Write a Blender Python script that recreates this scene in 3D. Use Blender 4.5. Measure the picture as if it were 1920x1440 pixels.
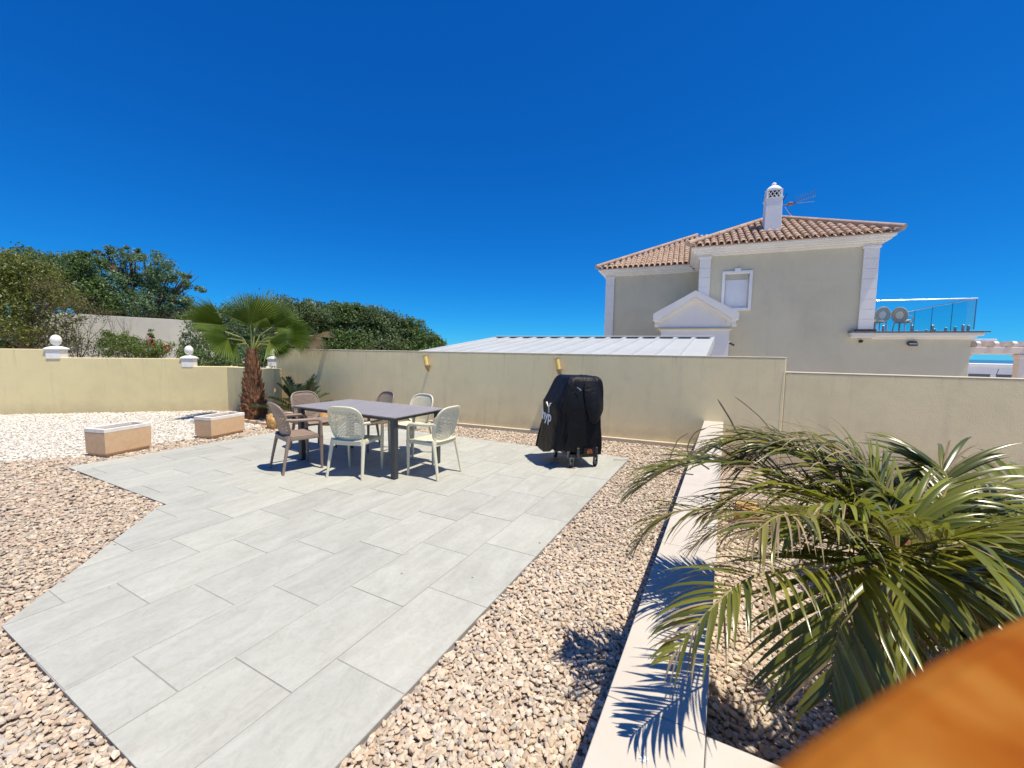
import bpy, bmesh, math, random
import numpy as np
from mathutils import Vector, Matrix
R = math.radians
rng = np.random.default_rng(7); random.seed(7)
SC = bpy.context.scene
COL = SC.collection
for o in list(bpy.data.objects): bpy.data.objects.remove(o)

# ------------------------------------------------------------------ camera
F_PX, PIT, ROLL, CH = 767.7, R(4.502), R(0.9244), 1.55
cp, sp, cr, sr = math.cos(PIT), math.sin(PIT), math.cos(ROLL), math.sin(ROLL)
AX = np.array([cr, sr*sp, sr*cp]); AY = np.array([-sr, cr*sp, cr*cp]); AF = np.array([0, cp, -sp])
CAMP = np.array([0, 0, CH])
cam = bpy.data.cameras.new('camera'); cam_o = bpy.data.objects.new('camera', cam); COL.objects.link(cam_o)
cam.sensor_width = 36; cam.lens = F_PX/1920*36; cam.clip_start = 0.02; cam.clip_end = 100000
cam.dof.use_dof = True; cam.dof.focus_distance = 4.0; cam.dof.aperture_fstop = 4.6
m = Matrix.Identity(4)
for i in range(3):
    m[i][0], m[i][1], m[i][2], m[i][3] = AX[i], AY[i], -AF[i], CAMP[i]
cam_o.matrix_world = m
SC.camera = cam_o

# ------------------------------------------------------------------ sky, sun, exposure
SUN_DIR = np.array([0.850, -0.527, 0]); SUN_EL = R(71)
SUN_DIR = SUN_DIR/np.linalg.norm(SUN_DIR)
sd = np.array([SUN_DIR[0]*math.cos(SUN_EL), SUN_DIR[1]*math.cos(SUN_EL), math.sin(SUN_EL)])
W = bpy.data.worlds.new('World'); SC.world = W; W.use_nodes = True
wn = W.node_tree; wn.nodes.clear()
sky = wn.nodes.new('ShaderNodeTexSky'); sky.sky_type = 'NISHITA'; sky.sun_disc = False
sky.sun_elevation = SUN_EL; sky.sun_rotation = math.atan2(SUN_DIR[0], SUN_DIR[1])
sky.air_density = 1.0; sky.dust_density = 0.0; sky.ozone_density = 9.0; sky.altitude = 2500
sep = wn.nodes.new('ShaderNodeSeparateColor'); com = wn.nodes.new('ShaderNodeCombineColor')
def chan(i, gain, power):
    p = wn.nodes.new('ShaderNodeMath'); p.operation = 'POWER'; p.inputs[1].default_value = power; wn.links.new(sep.outputs[i], p.inputs[0])
    g_ = wn.nodes.new('ShaderNodeMath'); g_.operation = 'MULTIPLY'; g_.inputs[1].default_value = gain; wn.links.new(p.outputs[0], g_.inputs[0]); wn.links.new(g_.outputs[0], com.inputs[i])
chan(0, .045, 1.55); chan(1, .555, .96); chan(2, 1.46, .68)
bg = wn.nodes.new('ShaderNodeBackground'); bg.inputs[1].default_value = 0.115
wo = wn.nodes.new('ShaderNodeOutputWorld')
wn.links.new(sky.outputs[0], sep.inputs[0]); wn.links.new(com.outputs[0], bg.inputs[0]); wn.links.new(bg.outputs[0], wo.inputs[0])
sl = bpy.data.lights.new('sun', 'SUN'); sl.energy = 4.3; sl.angle = R(0.53); sl.color = (1, 0.925, 0.80)
so = bpy.data.objects.new('sun', sl); COL.objects.link(so)
so.rotation_euler = Vector(sd).to_track_quat('Z', 'Y').to_euler()
SC.view_settings.view_transform = 'Standard'; SC.view_settings.look = 'None'
SC.view_settings.exposure = 0.50; SC.view_settings.gamma = 1; SC.view_settings.use_curve_mapping = False
SC.cycles.max_bounces = 8; SC.cycles.transparent_max_bounces = 16

# ------------------------------------------------------------------ measuring helpers
def ray(px, py):
    x = (px-960)/F_PX; y = -(py-720)/F_PX
    return AF + x*AX + y*AY
def at(px, py, Y):
    d = ray(px, py); return CAMP + d*Y/d[1]
def on_z(px, py, z):
    d = ray(px, py); return CAMP + d*(z-CH)/d[2]
def proj(P):
    q = P - CAMP; w = q@AF
    return 960+F_PX*(q@AX)/w, 720-F_PX*(q@AY)/w, w
def unit(v): v = np.asarray(v, float); return v/np.linalg.norm(v)
T = unit([.925, -.38, 0]); N = unit([.38, .925, 0]); TANG = math.atan2(T[1], T[0])
U = unit([.46350618, .88609369, 0]); V = unit([-.88609369, .46350618, 0])
def uv(u, v, z=0): return U*u + V*v + np.array([0, 0, z])
def td(t, D, z=0): return T*t + N*D + np.array([0, 0, z])

# ------------------------------------------------------------------ materials
MATS = {}
class NT:
    def __init__(s, name):
        s.m = bpy.data.materials.new(name); s.m.use_nodes = True; s.t = s.m.node_tree
        s.n = s.t.nodes; s.p = s.n['Principled BSDF']; MATS[name] = s.m
    def new(s, ty, **kw):
        x = s.n.new('ShaderNode'+ty)
        for k, v in kw.items():
            if k in x.inputs.keys(): x.inputs[k].default_value = v
            else: setattr(x, k, v)
        return x
    def lk(s, a, b): s.t.links.new(a, b)
    def coords(s, kind='Object', scale=(1, 1, 1), loc=(0, 0, 0), rot=(0, 0, 0)):
        c = s.new('TexCoord'); mp = s.new('Mapping'); s.lk(c.outputs[kind], mp.inputs[0])
        mp.inputs['Scale'].default_value = scale; mp.inputs['Location'].default_value = loc; mp.inputs['Rotation'].default_value = rot
        return mp.outputs[0]
    def noise(s, vec, sc, det=4, rough=.55, dist=0):
        x = s.new('TexNoise'); x.inputs['Scale'].default_value = sc; x.inputs['Detail'].default_value = det
        x.inputs['Roughness'].default_value = rough; x.inputs['Distortion'].default_value = dist
        s.lk(vec, x.inputs['Vector']); return x.outputs['Fac']
    def ramp(s, fac, stops):
        x = s.new('ValToRGB'); e = x.color_ramp.elements
        while len(e) < len(stops): e.new(.5)
        for i, (p, c) in enumerate(stops):
            e[i].position = p; e[i].color = (*c, 1) if len(c) == 3 else c
        s.lk(fac, x.inputs[0]); return x.outputs[0]
    def mix(s, fac, a, b, mode='MIX'):
        x = s.new('MixRGB', blend_type=mode)
        for i, v in ((0, fac), (1, a), (2, b)):
            if isinstance(v, (int, float)): x.inputs[i].default_value = v
            elif isinstance(v, tuple): x.inputs[i].default_value = (*v, 1)
            else: s.lk(v, x.inputs[i])
        return x.outputs[0]
    def bump(s, h, strength=.3, dist=.01, prev=None):
        b = s.new('Bump'); b.inputs['Strength'].default_value = strength; b.inputs['Distance'].default_value = dist
        s.lk(h, b.inputs['Height'])
        if prev is not None: s.lk(prev, b.inputs['Normal'])
        s.lk(b.outputs[0], s.p.inputs['Normal']); return b.outputs[0]
    def col(s, c): s.lk(c, s.p.inputs['Base Color'])
def g3(c, k): return tuple(min(1, x*k) for x in c)
def plain(name, c, rough=.6, var=.12, scale=6, bump=.15, bscale=80, metal=0, spec=.5, coat=0):
    k = NT(name); v = k.coords()
    a = k.noise(v, scale, 5)
    k.col(k.ramp(a, [(.3, g3(c, 1-var)), (.7, g3(c, 1+var))]))
    k.p.inputs['Roughness'].default_value = rough; k.p.inputs['Metallic'].default_value = metal
    k.p.inputs['Specular IOR Level'].default_value = spec; k.p.inputs['Coat Weight'].default_value = coat
    if bump: k.bump(k.noise(v, bscale, 3), bump, .003)
    return k.m
def plaster(name, c, stain=(.45, .36, .22), amount=.35, streak=.0, foot=0, top=1.9):
    k = NT(name); v = k.coords()
    big = k.noise(v, .55, 5, .6, .4); mid = k.noise(v, 2.7, 5, .6); fine = k.noise(v, 55, 3)
    base = k.ramp(big, [(.3, g3(c, .90)), (.5, c), (.72, g3(c, 1.06))])
    st = k.ramp(mid, [(.5, (0, 0, 0)), (.8, (1, 1, 1))])
    col = k.mix(k.mix(1.0, st, (amount, amount, amount), 'MULTIPLY'), base, k.mix(.55, base, stain))
    if streak:
        sv = k.coords(scale=(1.8, 1.8, .22)); s1 = k.noise(sv, 2.6, 6, .7, .3)
        s2 = k.ramp(s1, [(.54, (0, 0, 0)), (.72, (streak,)*3)])
        col = k.mix(s2, col, stain)
    if foot:
        sx_ = k.new('SeparateXYZ'); k.lk(k.coords(), sx_.inputs[0]); ad_ = k.new('Math', operation='MULTIPLY_ADD'); ad_.inputs[1].default_value = -.55; k.lk(k.noise(v, 3.5, 6, .7), ad_.inputs[0]); k.lk(sx_.outputs[2], ad_.inputs[2])
        col = k.mix(k.ramp(ad_.outputs[0], [(.12, (foot,)*3), (.42, (0, 0, 0))]), col, g3(stain, 1.0))
        dv_ = k.coords(scale=(5, 5, .35)); dr_ = k.ramp(k.noise(dv_, 2.2, 5, .65, .2), [(.55, (0, 0, 0)), (.68, (1, 1, 1))])
        tp_ = k.new('MapRange'); tp_.inputs['From Min'].default_value = top-.55; tp_.inputs['From Max'].default_value = top; tp_.inputs['To Max'].default_value = .24; k.lk(sx_.outputs[2], tp_.inputs['Value'])
        col = k.mix(k.mix(1, dr_, tp_.outputs[0], 'MULTIPLY'), col, g3(stain, .8))
    k.col(col); k.p.inputs['Roughness'].default_value = .9; k.p.inputs['Specular IOR Level'].default_value = .2
    h = k.mix(.5, fine, k.noise(v, 7, 4)); k.bump(h, .35, .012)
    return k.m
CREAM = (.74, .635, .35)
plaster('wall_cream', CREAM, streak=.30, foot=.5, top=1.75)
plaster('wall_cream_back', (.95, .80, .455), (.40, .34, .26), .30, streak=.18, foot=.5, top=1.93)
plaster('house_wall', (.63, .575, .42), (.42, .38, .30), .3, streak=.2)
plaster('far_wall_grey', (.50, .485, .41), (.3, .28, .24), .4, streak=.35)
plaster('white_trim', (.80, .775, .73), (.7, .66, .6), .2)
plaster('white_paint', (.82, .81, .79), (.6, .58, .52), .15)
plaster('pergola_paint', (.78, .68, .62), (.6, .5, .45), .2)
plain('plinth_cream', (.62, .53, .37), .9, .1, 4, .3)
plain('mortar', (.31, .295, .27), .95, .1, 10, .4)
plain('soil', (.13, .095, .065), 1, .3, 9, .6, 40)
plain('white_metal_roof', (.47, .49, .48), .45, .05, 1.2, .05, 20)
plain('dark_gap', (.02, .02, .022), .9, 0, 4, 0)
plain('grey_metal', (.06, .062, .068), .45, .12, 8, .1, metal=.3)
plain('galvanised', (.30, .31, .32), .4, .1, 20, .1, metal=.7)
plain('steel_bright', (.75, .76, .78), .16, .04, 10, 0, metal=1)
plain('cable_black', (.02, .02, .02), .5, .1, 8, 0)
plain('rubber', (.018, .018, .02), .7, .2, 20, .1)
plain('gold_metal', (.80, .52, .12), .28, .1, 12, .1, metal=.75)
plain('gold_glass', (.86, .62, .20), .3, .08, 12, 0)
plain('bronze_metal', (.34, .25, .15), .38, .15, 20, .1, metal=.6)
plain('brown_plastic', (.275, .202, .152), .5, .06, 6, .05, 200)
plain('cream_plastic', (.69, .64, .46), .45, .04, 6, .05, 200)
plain('rattan_grey', (.46, .40, .32), .8, .15, 30, .4, 120)
plain('cushion_cream', (.78, .74, .66), .9, .05, 9, .2)
plain('dark_slate', (.075, .05, .055), .55, .2, 8, .1)
plain('antenna_orange', (.34, .15, .09), .6, .1, 8, 0)
plain('logo_white', (.82, .82, .80), .7, .04, 8, 0)
plain('logo_orange', (.42, .13, .03), .7, .2, 30, 0)
plain('window_dark', (.10, .115, .125), .25, .1, 3, 0)
plain('shutter_white', (.78, .79, .81), .5, .04, 4, .05)
plain('stone_white', (.80, .775, .72), .85, .07, 7, .3, 60)
plaster('plaster_bare', (.98, .90, .70), (.6, .5, .4), .2)
plain('rim_white', (.82, .76, .65), .85, .1, 10, .3, 60)
plain('bark_grey', (.11, .085, .062), .95, .3, 12, .8, 30)
plain('twig_brown', (.075, .05, .036), .95, .3, 12, .4, 60)
plain('petiole', (.22, .24, .06), .6, .25, 5, .1)
plain('stem_tan', (.28, .23, .07), .6, .25, 9, .1)
plain('lens_black', (.012, .012, .014), .25, .05, 9, 0)
plain('lamp_face', (.7, .7, .68), .3, .04, 9, 0)
plain('blossom_red', (.55, .06, .06), .7, .3, 9, 0)

def sandstone():
    k = NT('sandstone'); v = k.coords(); n1 = k.noise(v, 14, 6, .65); n2 = k.noise(v, 3, 4)
    c = k.mix(n2, k.ramp(n1, [(.3, (.60, .36, .18)), (.7, (.78, .54, .31))]), (.70, .48, .28))
    k.col(c); k.p.inputs['Roughness'].default_value = .92; k.bump(k.noise(v, 60, 4), .5, .006)
sandstone()
def limestone():
    k = NT('limestone'); oi = k.new('ObjectInfo'); v0 = k.coords()
    ad = k.new('VectorMath', operation='ADD'); k.lk(v0, ad.inputs[0]); k.lk(oi.outputs['Random'], ad.inputs[1]); v = ad.outputs[0]
    n1 = k.noise(v, 5, 7, .65, .5); n2 = k.noise(v, 60, 3); sp_ = k.noise(v, 26, 2)
    c = k.ramp(n1, [(.3, (0.523, 0.466, 0.379)), (.6, (0.562, 0.509, 0.422)), (.8, (0.586, 0.542, 0.470))])
    c = k.mix(k.ramp(sp_, [(.70, (0, 0, 0)), (.78, (.5, .5, .5))]), c, (.42, .34, .23))
    k.col(c); k.p.inputs['Roughness'].default_value = .62; k.bump(n2, .15, .003)
limestone()
def boulder():
    k = NT('ochre_rock'); v = k.coords(); n1 = k.noise(v, 5, 7, .65)
    k.col(k.ramp(n1, [(.3, (.34, .17, .045)), (.55, (.60, .36, .12)), (.75, (.68, .47, .22))])); k.p.inputs['Roughness'].default_value = .95
    k.bump(k.noise(v, 14, 8, .7), .8, .03)
boulder()
def terracotta():
    k = NT('terracotta'); v = k.coords(); n1 = k.noise(v, 26, 4, .6, .6); n2 = k.noise(v, 45, 4)
    k.col(k.ramp(n1, [(.3, (.225, .052, .003)), (.5, (.27, .080, .006)), (.7, (.325, .125, .018))])); k.p.inputs['Roughness'].default_value = .9; k.p.inputs['Specular IOR Level'].default_value = .1
    k.bump(n2, .3, .002)
terracotta()
def rooftile():
    k = NT('roof_clay'); oi = k.new('ObjectInfo'); v = k.coords(); g = k.new('NewGeometry')
    a = k.ramp(g.outputs['Random Per Island'], [(0, (.30, .185, .12)), (.35, (.41, .275, .19)), (.7, (.50, .365, .265)), (1, (.34, .22, .16))])
    b = k.ramp(oi.outputs['Random'], [(0, (.30, .185, .12)), (.35, (.41, .275, .19)), (.7, (.50, .365, .265)), (1, (.34, .22, .16))])
    c = k.mix(.5, a, b); n1 = k.noise(v, 9, 5, .6)
    c = k.mix(k.ramp(n1, [(.5, (0, 0, 0)), (.75, (.6, .6, .6))]), c, (.30, .25, .19))
    k.col(c); k.p.inputs['Roughness'].default_value = .9; k.bump(k.noise(v, 50, 3), .3, .004)
rooftile()
def porcelain():
    k = NT('patio_tile'); oi = k.new('ObjectInfo'); g = k.coords()
    cb = k.new('CombineXYZ'); mu = k.new('Math', operation='MULTIPLY'); mu.inputs[1].default_value = 37; k.lk(oi.outputs['Random'], mu.inputs[0])
    k.lk(mu.outputs[0], cb.inputs[0]); k.lk(mu.outputs[0], cb.inputs[2])
    ad = k.new('VectorMath', operation='ADD'); k.lk(g, ad.inputs[0]); k.lk(cb.outputs[0], ad.inputs[1])
    st = k.new('Mapping'); k.lk(ad.outputs[0], st.inputs[0]); st.inputs['Scale'].default_value = (1.0, 3.0, 1); st.inputs['Rotation'].default_value = (0, 0, R(7))
    s1 = k.noise(st.outputs[0], 2.3, 7, .62, .9); s2 = k.noise(ad.outputs[0], 4, 6, .65, .6); s3 = k.noise(ad.outputs[0], 90, 3)
    c = k.ramp(s1, [(.30, (0.394, 0.391, 0.334)), (.48, (0.443, 0.441, 0.379)), (.66, (0.487, 0.484, 0.418))])
    warm = k.ramp(s2, [(.5, (0, 0, 0)), (.78, (.45, .45, .45))])
    c = k.mix(warm, c, (0.390, 0.372, 0.303))
    tone = k.ramp(oi.outputs['Random'], [(0, (.90, .90, .90)), (.3, (1, 1, .995)), (.6, (.955, .96, .965)), (1, (1.04, 1.04, 1.02))])
    c = k.mix(1, c, tone, 'MULTIPLY')
    s4 = k.noise(ad.outputs[0], 17, 6, .7, 1.6); c = k.mix(1, c, k.ramp(s4, [(.32, (.91, .91, .905)), (.5, (1, 1, 1)), (.7, (1.05, 1.05, 1.05))]), 'MULTIPLY')
    s5 = k.noise(g, .7, 5, .6, .5); c = k.mix(k.ramp(s5, [(.52, (0, 0, 0)), (.75, (.3, .3, .3))]), c, (.40, .375, .31))
    dv = k.ramp(k.noise(ad.outputs[0], 160, 2), [(.62, (1, 1, 1)), (.8, (.86, .86, .85))])
    c = k.mix(1, c, dv, 'MULTIPLY')
    k.col(c); k.p.inputs['Roughness'].default_value = .55; k.p.inputs['Specular IOR Level'].default_value = .35
    h = k.mix(.3, k.mix(.6, s1, s4), s3); k.bump(h, .45, .005)
porcelain()
def tabletop():
    k = NT('table_ceramic'); v = k.coords(scale=(1, 6, 1)); n1 = k.noise(v, 3, 6, .6, .5)
    k.col(k.ramp(n1, [(.3, (.27, .25, .24)), (.7, (.34, .318, .305))])); k.p.inputs['Roughness'].default_value = .42
    k.bump(k.noise(v, 30, 3), .05, .002)
tabletop()
def gravelmat(name):
    k = NT(name); a = k.new('Attribute', attribute_name='stone_col'); v = k.coords(); n = k.noise(v, 45, 4, .6)
    k.col(k.mix(1, a.outputs['Color'], k.ramp(n, [(.3, (.80, .79, .77)), (.7, (1.08, 1.07, 1.05))]), 'MULTIPLY'))
    k.p.inputs['Roughness'].default_value = .88; k.p.inputs['Specular IOR Level'].default_value = .25; k.bump(k.noise(v, 120, 3), .35, .003)
gravelmat('gravel_stone')
def gravelbase(name, cs):
    k = NT(name); v = k.coords(); vo = k.new('TexVoronoi'); vo.inputs['Scale'].default_value = 30; k.lk(v, vo.inputs['Vector'])
    sep = k.new('SeparateColor'); k.lk(vo.outputs['Color'], sep.inputs[0])
    k.col(k.ramp(sep.outputs[0], [(0, cs[0]), (.4, cs[1]), (.75, cs[2]), (1, cs[3])])); k.p.inputs['Roughness'].default_value = .95
    iv = k.new('Math', operation='SUBTRACT'); iv.inputs[0].default_value = 1; k.lk(vo.outputs['Distance'], iv.inputs[1]); k.bump(iv.outputs[0], .9, .02)
PINK = [(0.321, 0.246, 0.189), (0.397, 0.312, 0.246), (0.454, 0.369, 0.294), (0.510, 0.436, 0.360)]
WHITE = [(0.475, 0.435, 0.366), (0.564, 0.529, 0.455), (0.613, 0.583, 0.514), (0.653, 0.632, 0.578)]
gravelbase('gravel_base_pink', PINK); gravelbase('gravel_base_white', WHITE)
def leafmat(name, c1, c2, rough=.5, trans=.25, spec=.5):
    k = NT(name); a = k.new('Attribute', attribute_name='rnd')
    c = k.ramp(a.outputs['Fac'], [(0, c1), (.6, tuple((x+y)/2 for x, y in zip(c1, c2))), (1, c2)]); k.col(c)
    k.p.inputs['Roughness'].default_value = rough; k.p.inputs['Specular IOR Level'].default_value = spec
    tr = k.new('BsdfTranslucent'); k.lk(k.mix(.5, c, tuple(min(1, x*1.6) for x in c2)), tr.inputs[0])
    mx = k.new('MixShader'); mx.inputs[0].default_value = trans
    k.lk(k.p.outputs[0], mx.inputs[1]); k.lk(tr.outputs[0], mx.inputs[2]); k.lk(mx.outputs[0], k.n['Material Output'].inputs[0])
leafmat('leaf_olive', (.075, .095, .014), (.20, .22, .035))
leafmat('leaf_mid', (.048, .095, .020), (.145, .225, .055))
leafmat('leaf_blue', (.055, .11, .045), (.155, .25, .11))
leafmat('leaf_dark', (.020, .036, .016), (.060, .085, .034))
leafmat('leaf_bright', (.07, .115, .018), (.19, .25, .045))
leafmat('leaf_hedge', (.055, .095, .030), (.15, .205, .075))
leafmat('leaf_greyish', (.045, .050, .036), (.10, .105, .075))
leafmat('leaf_dry', (.10, .065, .03), (.20, .14, .07))
leafmat('fan_green', (.072, .122, .010), (.235, .31, .060), .38, .32)
leafmat('fan_dry', (.30, .23, .13), (.52, .43, .28), .7, .3)
leafmat('cycad_green', (.03, .055, .022), (.085, .125, .055), .38, .12)
leafmat('palm_leaf', (.055, .074, .006), (.25, .24, .030), .29, .22, .7)
leafmat('palm_leaf_light', (.10, .125, .010), (.29, .295, .035), .28, .3, .7)
leafmat('palm_leaf_dry', (.13, .085, .035), (.40, .31, .18), .6, .2)
def fibre():
    k = NT('palm_fibre'); v = k.coords(); n1 = k.noise(v, 10, 6, .7)
    k.col(k.ramp(n1, [(.3, (.10, .046, .024)), (.55, (.27, .125, .058)), (.75, (.46, .26, .13))])); k.p.inputs['Roughness'].default_value = .95
    k.bump(k.noise(k.coords(scale=(6, 6, 1)), 12, 5), .8, .02)
fibre()
def fabric():
    k = NT('black_cover'); v = k.coords(); n = k.noise(v, 3, 4)
    k.col(k.ramp(n, [(.3, (.0045, .0045, .0055)), (.7, (.008, .008, .010))])); k.p.inputs['Roughness'].default_value = .5; k.p.inputs['Specular IOR Level'].default_value = .22
    b = k.bump(k.noise(v, 5, 5, .6, 1.0), .5, .05); k.bump(k.noise(v, 300, 2), .15, .001, b)
fabric()
def glass():
    k = NT('oblique_glass_tint'); k.n.remove(k.p)  # same glass as the front; tint stands for the longer oblique light path
    t = k.new('BsdfTransparent'); t.inputs[0].default_value = (.74, .91, .92, 1); gl = k.new('BsdfGlossy'); gl.inputs['Roughness'].default_value = .03; gl.inputs[0].default_value = (.9, 1, 1, 1)
    mx = k.new('MixShader'); mx.inputs[0].default_value = .05; k.lk(t.outputs[0], mx.inputs[1]); k.lk(gl.outputs[0], mx.inputs[2])
    k.lk(mx.outputs[0], k.n['Material Output'].inputs[0])
glass()
def glass2():
    k = NT('clear_glass'); k.n.remove(k.p)
    t = k.new('BsdfTransparent'); t.inputs[0].default_value = (.95, .985, .985, 1); gl = k.new('BsdfGlossy'); gl.inputs['Roughness'].default_value = .03
    mx = k.new('MixShader'); mx.inputs[0].default_value = .04; k.lk(t.outputs[0], mx.inputs[1]); k.lk(gl.outputs[0], mx.inputs[2]); k.lk(mx.outputs[0], k.n['Material Output'].inputs[0])
glass2()
def sea():
    k = NT('sea_water'); v = k.coords(scale=(.01, .01, .01)); k.col(k.ramp(k.noise(v, 3, 6), [(.3, (.035, .13, .22)), (.7, (.05, .17, .27))]))
    k.p.inputs['Roughness'].default_value = .35; k.bump(k.noise(k.coords(), .3, 5), .5, .3)
sea()
plain('pale_bounce_ground', (.56, .50, .41), .95, .15, .6, .5, 8)  # unseen ground, coloured pale to bounce light up onto the house

# ------------------------------------------------------------------ mesh builder
ORG = {}
class MB:
    def __init__(s): s.v = []; s.f = []
    def add(s, vs, fs):
        k = len(s.v); s.v += [tuple(map(float, p)) for p in vs]; s.f += [tuple(i+k for i in f) for f in fs]; return s
    def box(s, x0, x1, y0, y1, z0, z1):
        return s.add([(x0, y0, z0), (x1, y0, z0), (x1, y1, z0), (x0, y1, z0), (x0, y0, z1), (x1, y0, z1), (x1, y1, z1), (x0, y1, z1)],
                     [(3, 2, 1, 0), (4, 5, 6, 7), (0, 1, 5, 4), (1, 2, 6, 5), (2, 3, 7, 6), (3, 0, 4, 7)])
    def prism(s, poly, z0, z1):
        n = len(poly); a = sum(poly[i][0]*poly[(i+1) % n][1]-poly[(i+1) % n][0]*poly[i][1] for i in range(n))
        if a < 0: poly = poly[::-1]
        return s.add([(p[0], p[1], z0) for p in poly]+[(p[0], p[1], z1) for p in poly],
                     [tuple(range(n))[::-1], tuple(range(n, 2*n))]+[(i, (i+1) % n, n+(i+1) % n, n+i) for i in range(n)])
    def extr(s, poly, axis, a0, a1):           # poly in the two other axes, extruded along x or y
        n = len(poly); P = (lambda p, a: (a, p[0], p[1])) if axis == 'x' else (lambda p, a: (p[0], a, p[1]))
        return s.add([P(p, a0) for p in poly]+[P(p, a1) for p in poly],
                     [tuple(range(n)), tuple(range(n, 2*n))[::-1]]+[((i+1) % n, i, n+i, n+(i+1) % n) for i in range(n)])
    def bar(s, a, b, w, h, up=(0, 0, 1)):
        a, b = np.array(a, float), np.array(b, float); d = unit(b-a); r = np.cross(d, up)
        if np.linalg.norm(r) < 1e-4: r = np.array([1., 0, 0])
        r = unit(r)*w/2; u = unit(np.cross(r, d))*h/2
        return s.add([a-r-u, a+r-u, a+r+u, a-r+u, b-r-u, b+r-u, b+r+u, b-r+u],
                     [(3, 2, 1, 0)[::-1], (4, 5, 6, 7)[::-1], (0, 1, 5, 4)[::-1], (1, 2, 6, 5)[::-1], (2, 3, 7, 6)[::-1], (3, 0, 4, 7)[::-1]])
    def tube(s, pts, rad, n=8, flat=1.0):
        pts = [np.array(p, float) for p in pts]; k = len(pts)
        if not hasattr(rad, '__len__'): rad = [rad]*k
        ref = np.array([0, 0, 1.]); vs = []; prev = None
        for i, p in enumerate(pts):
            d = unit(pts[min(i+1, k-1)]-pts[max(i-1, 0)])
            a = (np.cross(d, ref) if prev is None else prev-d*(prev@d))
            if np.linalg.norm(a) < 1e-4: a = np.cross(d, [1., 0, 0])
            a = unit(a); prev = a; b = np.cross(d, a)
            for j in range(n):
                t = 2*math.pi*j/n; vs.append(p+a*math.cos(t)*rad[i]+b*math.sin(t)*rad[i]*flat)
        fs = [(i*n+j, i*n+(j+1) % n, (i+1)*n+(j+1) % n, (i+1)*n+j) for i in range(k-1) for j in range(n)]
        fs += [tuple(range(n))[::-1], tuple(range((k-1)*n, k*n))]
        return s.add(vs, fs)
    def lathe(s, prof, c=(0, 0, 0), n=20):
        vs = []; k = len(prof)
        for r, z in prof:
            for j in range(n): t = 2*math.pi*j/n; vs.append((c[0]+r*math.cos(t), c[1]+r*math.sin(t), c[2]+z))
        fs = [(i*n+j, i*n+(j+1) % n, (i+1)*n+(j+1) % n, (i+1)*n+j) for i in range(k-1) for j in range(n)]
        fs += [tuple(range(n))[::-1], tuple(range((k-1)*n, k*n))]
        return s.add(vs, fs)
    def sqloft(s, prof, c=(0, 0, 0)):           # square sections: (half x, half y, z)
        vs = []; k = len(prof)
        for hx, hy, z in prof: vs += [(c[0]-hx, c[1]-hy, c[2]+z), (c[0]+hx, c[1]-hy, c[2]+z), (c[0]+hx, c[1]+hy, c[2]+z), (c[0]-hx, c[1]+hy, c[2]+z)]
        fs = [(i*4+j, i*4+(j+1) % 4, i*4+4+(j+1) % 4, i*4+4+j) for i in range(k-1) for j in range(4)]
        return s.add(vs, fs+[(3, 2, 1, 0), tuple(range(4*k-4, 4*k))])
    def grid(s, P):                              # P[i][j] points
        n, k = len(P), len(P[0])
        return s.add([p for row in P for p in row], [(i*k+j, i*k+j+1, (i+1)*k+j+1, (i+1)*k+j) for i in range(n-1) for j in range(k-1)])
    def build(s, name, mat, parent=None, smooth=None, bevel=0, solid=0, origin=None, segs=1):
        org = ORG.get(parent.name, (0, 0, 0)) if parent is not None else (origin if origin is not None else (0, 0, 0))
        me = bpy.data.meshes.new(name); ov = np.array(s.v)-np.array(org)
        me.from_pydata(ov.tolist(), [], s.f); me.validate(); me.materials.append(MATS[mat])
        o = bpy.data.objects.new(name, me); COL.objects.link(o)
        if parent is not None: o.parent = parent; ORG[o.name] = org
        elif origin is not None: o.location = origin
        if smooth is not None:
            me.polygons.foreach_set('use_smooth', [True]*len(me.polygons)); me.set_sharp_from_angle(angle=R(smooth))
        if solid: md = o.modifiers.new('solid', 'SOLIDIFY'); md.thickness = solid; md.offset = 0
        if bevel: md = o.modifiers.new('bevel', 'BEVEL'); md.width = bevel; md.segments = segs; md.limit_method = 'ANGLE'; md.angle_limit = R(40)
        return o
def tag(o, label, cat, group=None):
    o['label'] = label; o['category'] = cat
    if group: o['group'] = group
    return o
def struct(o): o['kind'] = 'structure'; return o
def stuff(o): o['kind'] = 'stuff'; return o
def thing(name, label, cat, loc=(0, 0, 0), rz=0, group=None, org=None):
    o = bpy.data.objects.new(name, None); COL.objects.link(o); o.location = loc; o.rotation_euler = (0, 0, rz); o.empty_display_size = .2
    tag(o, label, cat, group); ORG[o.name] = tuple(loc) if org is None else org
    return o
def wthing(name, label, cat, t, D, z, group=None):     # a thing whose parts are given as (t, D, z) along the back wall
    return thing(name, label, cat, tuple(td(t, D, z)), TANG, group, (t, D, z))
def copy_tree(o, parent=None):
    c = o.copy(); COL.objects.link(c); c.parent = parent
    for ch in o.children: copy_tree(ch, c)
    return c
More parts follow.
